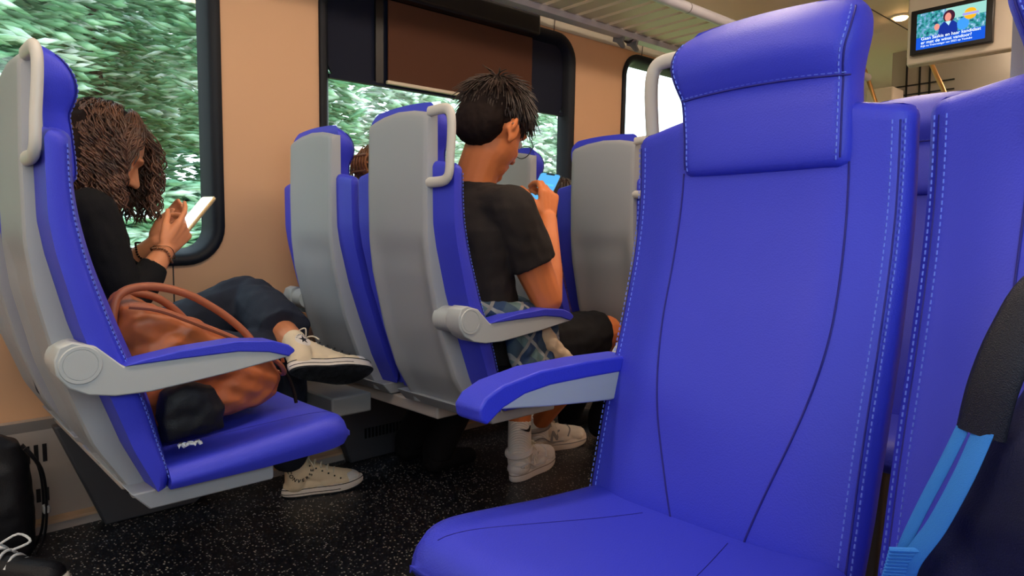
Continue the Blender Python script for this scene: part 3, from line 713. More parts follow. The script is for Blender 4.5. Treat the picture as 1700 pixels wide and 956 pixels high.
def side_probe(o, tr):      # y of the -y side of a shoe mesh, in shoe coordinates
    bv = BVHTree.FromPolygons([v.co for v in o.data.vertices], [tuple(p.vertices) for p in o.data.polygons]); inv = tr.inverted(); d = (tr.to_3x3() @ V((0, 1, 0))).normalized()
    def f(x, z, e=.0012):
        hit = bv.ray_cast(tr @ V((x, -.3, z)), d)[0]
        return (inv @ hit).y-e if hit else -.03
    return f
def canvas_shoe(fig, F4, kind):
    # worn high canvas sneaker; decorations face local -y
    L = .275; u = MB()
    u.chain([((.050, 0, .120), .037), ((.050, 0, .070), .038), ((.048, 0, .045), .036)])
    u.chain([((.060, 0, .095), .034), ((.110, .002, .068), .034), ((.150, .004, .050), .034), ((.200, .006, .036), .033), ((.222, .006, .034), .030)])
    for x, w in ((.05, .034), (.10, .034), (.15, .040), (.20, .042)): u.ell((x, .003, .034), (.045, w, .026))
    up = fig.skin(u.xf(F4), 'canvas_sneaker', CANVAS, .004, 5)
    tr = T(-fig.b) @ F4
    def part(m, name, mt, **k): return m.xf(tr).build(name, mt, up, **k)
    part(sole_mb(L, .036, .046, .004, .030), 'midsole', WRUB, ang=50)
    part(sole_mb(L, .035, .045, -.001, .006), 'outsole', SOLEB, ang=50)
    o = outline(L*1.0, .036, .046); 
    for z, nm in ((.0275, 'foxing_line'), (.0125, 'foxing_line')):
        pts = [((x-L/2)*1.004+L/2, y*1.01, z+.012*max(0, (x/L-.68)/.32)**2) for x, y in o if z > .02 or x < .19]
        if z > .02: part(MB().tube(pts+pts[:1], .0012, 5), nm, LINE)
        else: part(MB().tube(sorted([p for p in pts if p[1] < 0]), .0011, 5), nm, LINE)
    tc = MB().ell((.222, .006, .036), (.042, .041, .024)); part(tc, 'toe_cap', TOEG)
    lc = MB()
    for k in range(6):
        x = .085+.021*k; z = .121-.0118*k; w = .020
        lc.tube(sm([(x, -w, z-.008), (x+.004, -.006, z+.003), (x+.010, .010, z+.002), (x+.012, w+.004, z-.010)], 3), .0026, 6)
    lc.tube(sm([(.078, -.004, .136), (.066, -.016, .150), (.082, -.030, .150), (.086, -.014, .134)], 4), .0022, 6)
    lc.tube(sm([(.078, .004, .136), (.094, .012, .155), (.104, .022, .146), (.084, .008, .133)], 4), .0022, 6)
    lc.tube(sm([(.080, -.004, .134), (.094, -.030, .118), (.104, -.040, .095)], 4), .0022, 6); part(lc, 'lace', LACE)
    ey = MB()
    for k in range(6): ey.ell((.090+.020*k, -.0285-.001*k, .104-.0112*k), (.003, .0025, .003), None, 8, 6)
    part(ey, 'eyelet', LINE)
    def flat(vs, cx, cz, y): return [V((cx+p.x, y-p.z*.5, cz+p.y)) for p in vs]
    on = side_probe(up, tr)
    dec = MB()
    def put(vs, fs, cx, cz, rot=0.):
        c, s_ = math.cos(rot), math.sin(rot); out = []
        for p in vs:
            x = cx+p.x*c-p.y*s_; z = cz+p.x*s_+p.y*c; out.append(V((x, on(x, z)-p.z, z)))
        dec.add(out, fs)
    if kind == 'patch':
        pt = MB(); n = 28; pt.rings([[(.056+(.024)*r*math.cos(2*PI*k/n), on(.056+(.024)*r*math.cos(2*PI*k/n), .094+(.024)*r*math.sin(2*PI*k/n))+.0006, .094+(.024)*r*math.sin(2*PI*k/n)) for k in range(n)] for r in (1., .75, .5, .25, .02)])
        part(pt, 'ankle_patch', WRUB)
        put(*star(.0150), .056, .094, .1)
        for k, ch in enumerate('CONVERSE'):
            a = PI*.86-PI*.72*k/7; vs, fs = text_geo(ch, .0065, .0002); put(vs, fs, .056+.0195*math.cos(a), .094+.0195*math.sin(a), a-PI/2)
    else:
        put(*star(.0085), .042, .118); put(*star(.0085), .066, .119)
        for k, ch in enumerate('CONVERSE'):
            a = PI*1.04+PI*.90*k/7; vs, fs = text_geo(ch, .0165, .0002, 'CENTER', .0004); put(vs, fs, .061+.037*math.cos(a), .096+.037*math.sin(a), a+PI/2)
    part(dec, 'star_and_lettering', LINE, smooth=False)
    return up

# ---- person with curly hair
wo = Fig((.45, 2.05, 0), 'person', 'person with curly brown hair looking at a phone, leg crossed over the knee')
b = MB()
rings_torso(b, [((.42, 2.05, .455), .15, .10), ((.41, 2.05, .56), .14, .10), ((.395, 2.05, .72), .125, .085), ((.395, 2.05, .86), .14, .085), ((.40, 2.045, .94), .115, .065), ((.405, 2.045, .965), .05, .045)])
HW_ = headframe((.452, 2.035, 1.100), math.radians(34), math.radians(2))
b.chain([((.405, 2.045, .93), .048), ((.425, 2.04, 1.0), .044), ((.435, 2.037, 1.05), .046)])
head(b, HW_, .98)
RS, RE, RW = V((.385, 1.895, .925)), V((.447, 1.868, .705)), V((.553, 1.925, .832))
LS, LE, LW_ = V((.385, 2.195, .925)), V((.470, 2.21, .730)), V((.572, 2.065, .852))
for S_, E_, W_ in ((RS, RE, RW), (LS, LE, LW_)):
    b.chain([(S_, .047), (S_.lerp(E_, .5), .041), (E_, .036)]); b.chain([(E_, .036), (E_.lerp(W_, .35), .036), (W_, .0235)]); b.chain([((.40, 2.045, .93), .05), (S_, .047)])
d1 = (RW-RE).normalized()
cu = lambda a, b_, c: (a, b_, c)
hand(b, RW+d1*.004, (.66, .10, .74), (-.22, .86, .42), 1, [cu(.25, .35, .25), cu(.75, .95, .5), cu(.85, 1.0, .6), cu(.95, 1.0, .6)], (.35, .45, .80), .92)
hand(b, LW_, (.60, -.06, .79), (.05, -.92, .36), -1, [cu(.35, .6, .4), cu(.5, .8, .5), cu(.6, .9, .5), cu(.7, .9, .6)], (.60, -.5, .62), .92)
LH, LK, LA = V((.46, 2.12, .52)), V((.895, 2.25, .665)), V((.880, 1.885, .558))
RH, RK, RA = V((.46, 1.97, .52)), V((.875, 1.985, .525)), V((.985, 2.165, .115))
b.chain([(LH, .078), (LH.lerp(LK, .5), .066), (LK, .055)]); b.chain([(LK, .055), (LK.lerp(LA, .35), .052), (LA, .036)])
b.chain([(RH, .078), (RH.lerp(RK, .5), .066), (RK, .055)]); b.chain([(RK, .055), (RK.lerp(RA, .35), .05), (RA, .034)])
body = wo.skin(b, 'body', SKINW, .0042, 3)
ey = MB()
for s in (-1, 1): ey.ell(HW_ @ V((.0655, s*.030, -.016)), .0095, None, 12, 8)
wo.hard(ey, 'eye', mat('eye', (.5, .48, .46), .2))
tp = MB()
rings_torso(tp, [((.415, 2.05, .50), .165, .118), ((.405, 2.05, .60), .155, .115), ((.395, 2.05, .74), .142, .10), ((.395, 2.05, .86), .155, .10), ((.40, 2.045, .935), .13, .08), ((.41, 2.045, .972), .07, .060), ((.414, 2.045, .985), .060, .056)])
for S_, E_, W_ in ((RS, RE, RW), (LS, LE, LW_)):
    c = E_.lerp(W_, .70)
    tp.chain([((.40, 2.045, .922), .062), (S_, .058)]); tp.chain([(S_, .058), (S_.lerp(E_, .5), .052), (E_, .047)]); tp.chain([(E_, .047), (E_.lerp(c, .5), .043), (c, .034)], flat1=True)
wo.skin(tp, 'black_top', BLACKT, .005, 4, wr_noise(.006, 16, 1))
tr_ = MB()
tr_.ell((.42, 2.05, .515), (.15, .175, .085))
tr_.chain([(LH, .095), (LH.lerp(LK, .5), .088), (LK, .078)]); hem = LK.lerp(LA, .80); tr_.chain([(LK, .078), (LK.lerp(LA, .4)+V((0, 0, -.008)), .092), (hem+V((-.004, 0, -.002)), .080)], flat1=True)
tr_.chain([(RH, .095), (RH.lerp(RK, .5), .082), (RK, .070)]); tr_.chain([(RK, .070), (RK.lerp(RA, .4), .072), (RK.lerp(RA, .97), .056)], flat1=True)
wo.skin(tr_, 'trousers', NAVYT, .006, 3, wr_noise(.011, 11, 4))
# crossed foot: sole towards the aisle, toe along the carriage
f1 = frame((.975, .02, -.17), (.0, .78, .62)); f1 = T(LA-(f1 @ V((.050, 0, .112)))) @ f1
canvas_shoe(wo, f1, 'patch')
f2 = T(V((.952, 2.172, .001))) @ frame((.955, -.28, 0), (0, 0, 1)); canvas_shoe(wo, f2, 'arc')
# curly hair: cap plus strands
R = random.Random(11); hb = MB()
hb.ell(HW_ @ V((-.022, 0, .016)), (.098, .089, .093), HW_.to_3x3(), 18, 12)
hb.ell(HW_ @ V((-.055, 0, -.045)), (.062, .084, .085), HW_.to_3x3(), 18, 12)
cap_o = wo.skin(hb, 'hair', HAIRBASE, .006, 2, wr_noise(.006, 40, 2))
sd = MB(); X3 = HW_.to_3x3()
def curl(root, hang, L, amp, wl, ph, n=20):
    # root point -> over the skull -> hangs down in a curl
    pts = []; side = hang.cross(V((0, 0, 1)))
    for i in range(n+1):
        t = i/n; s_ = t*L; base = root+hang*(.013*math.sin(min(1, t*2.2)*PI/2)+.004*t)+V((0, 0, -1))*(max(0, s_-.02))
        a = ph+2*PI*s_/wl; am = amp*min(1, t*3)
        pts.append(base+side*(am*math.cos(a))+hang*(am*math.sin(a)))
    return pts
cnt = 0
while cnt < 1000:
    az = R.uniform(-PI, PI); el = R.uniform(-.25, 1.45)
    if abs(az) < 1.25 and el < .75: continue
    if abs(az) < 1.5 and el < .2: continue
    p = V((math.cos(el)*math.cos(az)*.100-.010, math.cos(el)*math.sin(az)*.080, math.sin(el)*.093+.012))
    root = HW_ @ p
    hd = (X3 @ V((math.cos(az)*.8-.15, math.sin(az), 0))); hd.z = 0
    if hd.length < .05: hd = V((-.3, R.choice((-1, 1)), 0))
    hd.normalize(); front_ = math.cos(az) > .2
    low = R.uniform(.895, .985) if not front_ else R.uniform(.875, .95)
    if hd.x < -.3: low += .05
    L = max(.05, root.z-low)
    # follow the skull first: start pushed out by how high the root is
    out = (.040 if math.cos(az) < .3 else .022)*max(0, math.sin(el))
    pts = curl(root, hd, L, R.uniform(.004, .011), R.uniform(.03, .065), R.uniform(0, 2*PI))
    pts = [q+hd*out*min(1, i/7.) for i, q in enumerate(pts)]
    if any(q.z < HW_.translation.z-.052 and q.x > HW_.translation.x+.028 and q.y < HW_.translation.y-.01 for q in pts): continue
    if el > .3: pts = [q+V((0, 0, .012*math.sin(min(1, i/8)*PI))) for i, q in enumerate(pts)]
    hair_strand(sd, pts, R.uniform(.0017, .0030)); cnt += 1
for k in range(95):       # hair combed down from the parting over the temple on the aisle side
    az = R.uniform(-1.45, -.75); e0 = R.uniform(.9, 1.5); e1 = R.uniform(-.15, .30); gr = R.uniform(1.03, 1.12); ph = R.uniform(0, 6.3); n_ = 16; pts = []
    for i in range(n_+1):
        t = i/n_; el = e0+(e1-e0)*t; a2 = az-.25*t+.05*math.sin(ph+9*t)
        p = V((math.cos(el)*math.cos(a2)*.102-.010, math.cos(el)*math.sin(a2)*.082, math.sin(el)*.093+.012))*gr; pts.append(HW_ @ p+V((0, 0, .004*math.sin(ph+14*t))))
    d_ = (pts[-1]-pts[-2]).normalized(); q = pts[-1]
    for i in range(5): q = q+V((-.004, -.001, -.012))+V((.004*math.sin(ph+i*1.7), .004*math.cos(ph+i*1.7), 0)); pts.append(q)
    hair_strand(sd, pts, R.uniform(.0017, .0030))
for k in range(26):        # loose locks hanging in front of the cheek
    az = R.uniform(-1.25, -.75)+(.0 if k % 4 else 2.); el = R.uniform(.6, 1.1)
    root = HW_ @ V((math.cos(el)*math.cos(az)*.100, math.cos(el)*math.sin(az)*.080, math.sin(el)*.093+.012))
    hd = V((.85, math.sin(az), 0)).normalized(); L = root.z-R.uniform(.885, .96)
    pts = curl(root, hd, L, R.uniform(.006, .014), R.uniform(.05, .09), R.uniform(0, 6), 24); pts = [q+V((.030*min(1, i/9.)-.02*(i/24)**2, 0, 0)) for i, q in enumerate(pts)]
    hair_strand(sd, pts, R.uniform(.0014, .0024))
wo.hard(sd, 'curl', HAIRB, cap_o, ang=80)
def bracelet(c, ax, r, mt, beads, nm):
    fr_ = frame(ax, (0, 0, 1)); m = MB()
    pts = [V(c)+fr_ @ V((.004*math.sin(3*a), r*math.cos(a), r*math.sin(a))) for a in [2*PI*k/32 for k in range(33)]]
    if beads:
        for p in pts[:-1]: m.ell(p, .0032, None, 8, 6)
    else: m.tube(pts, .0013, 6)
    wo.hard(m, nm, mt)
dl = (LW_-LE).normalized()
bracelet(RW-d1*.004, d1+V((0, .1, .1)), .0285, GOLD, False, 'bracelet'); bracelet(RW-d1*.016, d1-V((0, .1, .1)), .030, GOLD, True, 'bracelet')
bracelet(LE.lerp(LW_, .80), dl, .033, HAIRBASE, True, 'bracelet')

def phone(name, lab, F4, L, Wd, th, body_m, scr_m, detail=None):
    t = thing(name, lab, 'phone'); t.matrix_world = F4
    poly = [(x, z) for x, z in rr(-L/2, L/2, -Wd/2, Wd/2, .009, 5)]
    MB().rings([[(x, y*1., h) for x, y in [(x*k, y*k) for x, y in poly]] for h, k in ((-th/2, .975), (-th/2+.0015, 1.), (th/2-.0015, 1.), (th/2, .975))]).build('casing', body_m, t, ang=50)
    s = MB().rings([[(x*.955, y*.92, h) for x, y in poly] for h in (th/2-.0005, th/2+.0004)]).build('screen', scr_m, t, smooth=False)
    c = MB()
    for cx, cy in ((L/2-.016, -.02), (L/2-.016, -.004), (L/2-.03, -.012)): c.ell((cx, cy, -th/2), (.005, .005, .002), None, 12, 6)
    c.build('camera_lens', BLACK, t)
    if detail: detail(s, L, Wd, th)
    return t
ph1 = T(V((.646, 1.985, .922))) @ frame((.64, .06, .76), (-.77, -.12, .62))
phone('mobile_phone', 'white screened gold edged phone held by the curly-haired person', ph1, .145, .072, .0085, PHONEG, emit('white phone screen', (.95, .95, .92), 1.2))

# ---- person in the black t-shirt
ma = Fig((1.27, 1.56, 0), 'person', 'person with short dark hair, glasses and black t-shirt holding a phone')
HM = headframe((1.308, 1.492, 1.186), math.radians(29), math.radians(11)); b = MB(); SC = 1.10
rings_torso(b, [((1.28, 1.56, .47), .155, .12), ((1.26, 1.56, .60), .15, .11), ((1.245, 1.57, .76), .16, .11), ((1.25, 1.57, .88), .17, .105), ((1.26, 1.565, .955), .13, .075), ((1.265, 1.56, .985), .06, .055)])
b.chain([((1.262, 1.555, .96), .064), ((1.272, 1.525, 1.05), .060), ((1.285, 1.503, 1.11), .062)])
head(b, HM, SC)
mRS, mRE, mRW = V((1.285, 1.405, .935)), V((1.395, 1.372, .690)), V((1.490, 1.462, .915))
mLS, mLE, mLW = V((1.275, 1.735, .935)), V((1.41, 1.755, .710)), V((1.50, 1.62, .90))
for S_, E_, W_ in ((mRS, mRE, mRW), (mLS, mLE, mLW)):
    b.chain([((1.26, 1.57, .94), .062), (S_, .058)]); b.chain([(S_, .058), (S_.lerp(E_, .5), .056), (E_, .045)]); b.chain([(E_, .045), (E_.lerp(W_, .3), .046), (W_, .029)])
hand(b, mRW+(mRW-mRE).normalized()*.004, (.22, .16, .96), (.10, .90, .0), 1, [cu(.5, .9, .5), cu(.6, 1.0, .6), cu(.7, 1.0, .6), cu(.8, 1.0, .6)], (-.25, .55, .80), 1.)
hand(b, mLW, (.25, -.35, .9), (.1, -.9, .2), -1, [cu(.4, .8, .5), cu(.5, .9, .5), cu(.6, .9, .5), cu(.7, .9, .6)], (-.1, -.6, .7), 1.)
mRH, mRK, mRA = V((1.35, 1.475, .53)), V((1.825, 1.515, .535)), V((1.930, 1.945, .112))
mLH, mLK, mLA = V((1.33, 1.65, .53)), V((1.70, 1.805, .525)), V((1.660, 1.768, .115))
for h, k_, a in ((mRH, mRK, mRA), (mLH, mLK, mLA)):
    b.chain([(h, .085), (h.lerp(k_, .5), .076), (k_, .062)]); b.chain([(k_, .060), (k_.lerp(a, .3), .058), (k_.lerp(a, .75), .042), (a, .036)])
ma.skin(b, 'body', SKINM, .0042, 3)
ey = MB()
for s in (-1, 1): ey.ell(HM @ (V((.078, s*.031, -.014))*SC), .012*SC, None, 12, 8)
ma.hard(ey, 'eye', bpy.data.materials['eye'])
ts = MB()
rings_torso(ts, [((1.285, 1.56, .51), .178, .135), ((1.265, 1.56, .60), .172, .132), ((1.245, 1.57, .76), .178, .126), ((1.25, 1.57, .88), .188, .120), ((1.26, 1.565, .955), .150, .092), ((1.268, 1.555, .995), .088, .078), ((1.272, 1.548, 1.018), .072, .071)])
for S_, E_ in ((mRS, mRE), (mLS, mLE)):
    c = S_.lerp(E_, .60); ts.chain([((1.26, 1.57, .935), .078), (S_, .074)]); ts.chain([(S_, .074), (S_.lerp(c, .5), .072), (c, .071)], flat1=True)
ma.skin(ts, 't_shirt', BLACKTM, .0055, 4, wr_noise(.006, 14, 7))
sh = MB(); sh.ell((1.30, 1.56, .53), (.16, .175, .095))
for h, k_ in ((mRH, mRK), (mLH, mLK)):
    e = h.lerp(k_, .86); sh.chain([(h, .100), (h.lerp(e, .5), .092), (e, .088)], flat1=True)
ma.skin(sh, 'shorts', BLACKT, .006, 3, wr_noise(.007, 13, 9))
# hair: dark cap with short spikes swept from the crown
hb = MB(); R3 = HM.to_3x3()
hb.ell(HM @ (V((-.016, 0, .022))*SC), tuple(q*SC for q in (.096, .0805, .088)), R3, 20, 12); hb.ell(HM @ (V((-.050, 0, -.028))*SC), tuple(q*SC for q in (.056, .070, .068)), R3, 18, 12)
hb.ell(HM @ (V((.035, 0, .052))*SC), tuple(q*SC for q in (.060, .070, .052)), R3, 18, 12)
ch = ma.skin(hb, 'hair', HAIRBASE, .005, 3, wr_noise(.003, 60, 5))
sp_ = MB(); R = random.Random(3); crown = V((-.055, .0, .085))
for q in range(2300):
    az = R.uniform(-PI, PI); el = R.uniform(.12, 1.5) if R.random() < .8 else R.uniform(-.2, .3)
    if abs(az) < .9 and el < .5: continue
    p = V((math.cos(el)*math.cos(az)*.103-.008, math.cos(el)*math.sin(az)*.084, math.sin(el)*.094+.018)); nn = V((p.x/.0106, p.y/.0071, (p.z-.018)/.0088)).normalized()
    fl = p-crown; fl = fl-nn*fl.dot(nn); fl = fl.normalized() if fl.length > .008 else V((R.uniform(-1, 1), R.uniform(-1, 1), 0)).normalized()
    top = el > .35; L = R.uniform(.030, .055) if top else R.uniform(.010, .020); lift = R.uniform(.15, .55) if top else R.uniform(.05, .2)
    jit = V((R.uniform(-1, 1), R.uniform(-1, 1), R.uniform(-1, 1)))*.25
    dvec = (fl+nn*lift+jit).normalized(); p0 = p-nn*.006; pts = [p0, p0+dvec*L*.5, p0+dvec*L+V((0, 0, -.012 if top else 0))+fl*.006]
    pts = [HM @ (v*SC) for v in sm(pts, 3)]; sp_.tube(pts, [.0034*SC*(1-.85*i/(len(pts)-1)) for i in range(len(pts))], 5)
ma.hard(sp_, 'hair_strand', HAIRK, ch, ang=80)
gl = MB()
for s in (-1, 1):
    cc = V((.108, s*.034, -.018)); gl.tube([HM @ ((cc+V((-.004*abs(math.cos(a)), .024*math.cos(a), .019*math.sin(a))))*SC) for a in [2*PI*k/24 for k in range(25)]], .0014, 6)
    gl.tube([HM @ (v*SC) for v in sm([(.104, s*.058, -.012), (.09, s*.071, -.008), (.04, s*.080, -.004), (-.005, s*.084, .0), (-.022, s*.082, -.022)], 4)], .0014, 6)
gl.tube([HM @ (v*SC) for v in (V((.110, -.011, -.014)), V((.114, 0, -.012)), V((.110, .011, -.014)))], .0014, 6)
ma.hard(gl, 'glasses', FRAMEK)
# plaid shirt tied round the waist
pl = MB(); n = 26
ring_ = lambda rx, ry, z, cx=1.29, cy=1.555: [V((cx+rx*math.cos(2*PI*k/n), cy+ry*math.sin(2*PI*k/n), z+.012*math.sin(4*PI*k/n))) for k in range(n+1)]
pl.chain([(p, .030) for p in ring_(.155, .180, .655)][::2]); pl.chain([(p, .026) for p in ring_(.160, .185, .615)][::2])
for k in range(6):     # hanging panel on the aisle side
    x = 1.245+.030*k; pl.chain([((x, 1.368, .64), .022), ((x+.006, 1.350, .56), .019), ((x+.010, 1.338-.004*(k % 2), .48+.012*k), .013)])
ps = ma.skin(pl, 'plaid_shirt', PLAID, .005, 4, wr_noise(.010, 18, 12))
sv = MB(); sv.chain([((1.355, 1.372, .632), .024), ((1.375, 1.352, .575), .029), ((1.405, 1.345, .535), .027), ((1.468, 1.345, .497), .024)], flat1=True)
ma.skin(sv, 'shirt_sleeve', SLEEVE, .004, 3, wr_noise(.006, 22, 2), ps)

def trainer(fig, F4, mt, z_sock, shank, swoosh):
    L = .285; u = MB(); tr = T(-fig.b) @ F4
    u.chain([((.052, 0, .082), .042), ((.052, 0, .055), .041)]); u.chain([((.085, 0, .082), .036), ((.130, 0, .066), .038), ((.175, 0, .052), .039), ((.225, 0, .044), .037), ((.245, 0, .042), .033)])
    for x, w in ((.048, .040), (.10, .040), (.16, .046), (.22, .045)): u.ell((x, 0, .042), (.05, w, .026))
    up = fig.skin(u.xf(F4), 'trainer', mt, .004, 4)
    def part(m, name, mm, **k): return m.xf(tr).build(name, mm, up, **k)
    part(sole_mb(L, .043, .052, .0, .036, .010), 'sole', WRUB if mt is WLEATH2 else WLEATH, ang=50)
    part(MB().tube([(x, y*1.0, .024) for x, y in outline(L, .0435, .0525)]+[(L, .006, .024)], .0016, 5), 'sole_line', GMESH)
    n = 24; col = MB().tube([(.050+.043*math.cos(2*PI*k/n), .041*math.sin(2*PI*k/n), .100+.010*math.cos(2*PI*k/n)) for k in range(n+1)], .011, 8); part(col, 'collar', GMESH if mt is WLEATH2 else WLEATH)
    lc = MB()
    for k in range(5):
        x = .100+.022*k; z = .118-.010*k; lc.tube(sm([(x-.004, -.030, z-.018), (x, -.008, z), (x+.004, .010, z), (x+.004, .030, z-.018)], 3), .0030, 6)
    lc.tube(sm([(.10, -.004, .120), (.085, -.024, .132), (.105, -.036, .122), (.104, -.012, .117)], 4), .0026, 6); lc.tube(sm([(.10, .004, .120), (.118, .016, .138), (.132, .004, .128), (.106, .0, .116)], 4), .0026, 6)
    part(lc, 'lace', LACE)
    vs, fs = text_geo('N', .052, .0006, 'CENTER', .003)
    side = side_probe(up, tr)
    for p0 in (.108,): part(MB().add([V((p0+p.x+p.y*.25, side(p0+p.x, .062+p.y)-p.z, .062+p.y)) for p in vs], fs), 'letter_mark', GMESH if mt is WLEATH2 else SOCK, smooth=False)
    part(MB().tube(sm([(.012, -.034, .056), (.045, -.043, .066), (.085, -.044, .044), (.14, -.049, .040)], 5), .006, 6, flat=.35), 'side_stripe', GMESH if mt is WLEATH2 else WLEATH)
    part(MB().tube(sm([(.165, -.046, .056), (.185, -.030, .078), (.188, 0, .088), (.185, .030, .078), (.165, .046, .056)], 5), .003, 6), 'toe_seam', WLEATH if mt is WLEATH else GMESH)
    a0 = F4 @ V((.052, 0, .085)); k0 = V(shank); dd = (k0-a0).normalized()
    sk = MB(); sk.cap(a0-dd*.02, a0+dd*z_sock, .043, .041, 24, flat1=True); so = fig.skin(sk, 'sock', SOCK, .003, 1)
    if swoosh:
        cols = [(-.022, .003, .0034), (-.015, .0008, .0024), (-.008, -.0015, .0012), (-.001, -.0038, .0006), (.006, -.0054, .0008), (.011, -.006, .0018), (.015, -.0052, .0032), (.019, -.002, .0068), (.022, .008, .0108)]
        m = MB(); rad = .0455; c0 = a0+dd*(z_sock-.030)
        vis = V((-.22, -1, 0)); vis = (vis-dd*vis.dot(dd)).normalized(); sdv = dd.cross(vis)
        P_ = lambda x, y, r: c0+(vis*math.cos(x/rad)+sdv*math.sin(x/rad))*r+dd*y*1.3
        m.rings([[P_(x, y0, rad-.004), P_(x, y1, rad-.004), P_(x, y1, rad), P_(x, y0, rad)] for x, y0, y1 in cols])
        fig.loc(m).build('sock_mark', LINE, so, smooth=False)
F_n = T(V((1.606, 1.752, .001))) @ frame((.968, .25, 0), (0, 0, 1)); trainer(ma, F_n, WLEATH, .125, mLK, True)
F_f = T(V((1.878, 1.955, .001))) @ frame((.975, -.22, 0), (0, 0, 1)); trainer(ma, F_f, WLEATH2, .060, V((1.93, 1.945, .5)), False)

def chat(s, L, Wd, th):
    n_ = MB(); n_.box((L/2-.009, -.014, th/2), (L/2-.004, .014, th/2+.0008)); n_.build('notch', BLACK, s, smooth=False)
    bb = MB(); bb.box((-.03, -.026, th/2+.0003), (-.012, .006, th/2+.0007)); bb.box((.0, -.008, th/2+.0003), (.014, .026, th/2+.0007)); bb.box((.022, -.026, th/2+.0003), (.030, .0, th/2+.0007)); bb.build('message_bubble', emit('phone bubble', (.12, .55, .75), 1.), s, smooth=False)
ph2 = T(V((1.535, 1.525, 1.003))) @ frame((.58, .12, .70), (-.60, -.38, .62))
phone('mobile_phone', 'phone with blue screen held by the person in the black t-shirt', ph2, .150, .072, .009, BLACK, emit('blue phone screen', (.10, .42, .80), 1.0), chat)

# ---- two passengers mostly hidden behind the seat rows
def passenger(x, y, zh, label, hairm, topm, clip=False):
    fg = Fig((x, y, 0), 'person', label); b = MB(); H = headframe((x+.02, y, zh), math.radians(18), 0)
    rings_torso(b, [((x, y, .47), .15, .11), ((x-.01, y, .60), .14, .10), ((x-.02, y, .76), .145, .10), ((x-.02, y, zh-.24), .15, .09), ((x-.01, y, zh-.17), .09, .06), ((x, y, zh-.15), .05, .05)])
    b.chain([((x-.01, y, zh-.18), .05), ((x+.005, y, zh-.05), .047)]); head(b, H, .98)
    for s in (-1, 1):
        S_, E_, W_ = V((x-.01, y+s*.16, zh-.21)), V((x+.06, y+s*.19, zh-.42)), V((x+.24, y+s*.12, zh-.40))
        b.chain([(S_, .046), (E_, .036), (W_, .025)]); hand(b, W_, (.9, -.2*s, .1), (.1, -.1*s, -.9), s, [(.3, .3, .2)]*4, None, .9)
        h, k_, a = V((x+.06, y+s*.08, .53)), V((x+.46, y+s*.09, .53)), V((x+.16, y+s*.09, .09)); b.chain([(h, .075), (k_, .055), (a, .04)])
    fg.skin(b, 'body', SKINW, .006, 3)
    t_ = MB(); rings_torso(t_, [((x, y, .50), .165, .125), ((x-.01, y, .62), .155, .115), ((x-.02, y, .76), .16, .115), ((x-.02, y, zh-.24), .165, .105), ((x-.01, y, zh-.165), .10, .075)])
    for s in (-1, 1):
        S_, E_, W_ = V((x-.01, y+s*.16, zh-.21)), V((x+.06, y+s*.19, zh-.42)), V((x+.24, y+s*.12, zh-.40)); t_.chain([(S_, .058), (E_, .048), (E_.lerp(W_, .7), .038)], flat1=True)
    fg.skin(t_, 'blouse', topm, .007, 3, wr_noise(.006, 14, 3))
    l_ = MB(); l_.ell((x+.02, y, .52), (.15, .17, .09))
    for s in (-1, 1):
        h, k_, a = V((x+.06, y+s*.08, .53)), V((x+.46, y+s*.09, .53)), V((x+.16, y+s*.09, .09)); l_.chain([(h, .09), (k_, .068)]); l_.chain([(k_, .068), (a, .058), (a+V((0, 0, -.035)), .056)], flat1=True)
        f_ = MB(); f_.chain([((x+.145, y+s*.09, .050), .046), ((x+.22, y+s*.09, .042), .038), ((x+.30, y+s*.095, .034), .031)]); fg.skin(f_, 'shoe', BLACKT, .005, 3)
    fg.skin(l_, 'trousers', BLACKT, .007, 3)
    h_ = MB(); h_.ell(H @ V((-.02, 0, .018)), (.102, .086, .095), H.to_3x3()); h_.ell(H @ V((-.05, 0, -.05)), (.062, .082, .10), H.to_3x3())
    if not clip:
        for s in (-1, 0, 1): h_.chain([(H @ V((-.05, s*.06, 0)), .045), (H @ V((-.075, s*.068, -.12)), .04), (V((x-.075, y+s*.07, zh-.26)), .03)])
    ho = fg.skin(h_, 'hair', hairm, .006, 3, wr_noise(.005, 45, 6))
    st_ = MB(); R = random.Random(int(x*100))
    for q in range(140):
        az = R.uniform(.9, 2*PI-.9); el = R.uniform(.0, 1.3); p = H @ V((math.cos(el)*math.cos(az)*.108-.02, math.cos(el)*math.sin(az)*.090, math.sin(el)*.098+.018)); e2 = p+(X3 @ V((-.02, 0, 0)))*0+V((-.012, (p.y-y)*.12, -R.uniform(.04, .10)))
        st_.tube(sm([p, p.lerp(e2, .5)+(p-V((x, y, zh))).normalized()*.012, e2], 3), [.0022]*6+[.0008], 5)
    fg.hard(st_, 'hair_strand', hairm, ho, ang=80)
    if clip:
        c = MB(); cc = H @ V((-.118, -.035, .0)); 
        for k in range(6):
            yy = -.045+.018*k; c.tube(sm([cc+V((.02, yy, .035)), cc+V((-.018, yy, .02)), cc+V((-.02, yy, -.02)), cc+V((.015, yy, -.045))], 4), .0042, 7)
        for zz in (.026, .0, -.026): c.tube([cc+V((-.018, -.050, zz)), cc+V((-.018, .050, zz))], .0042, 7)
        fg.hard(c, 'claw_clip', WOODCLIP)
passenger(2.10, 1.985, .985, 'person with black hair partly hidden behind the third row seats', HAIRK, PATT)
passenger(1.325, 2.11, 1.075, 'person with a brown claw clip in the hair glimpsed between two headrests', mat('light brown hair', (.16, .07, .03), .5, .4, var=.5, vscale=40), BLACKT, True)

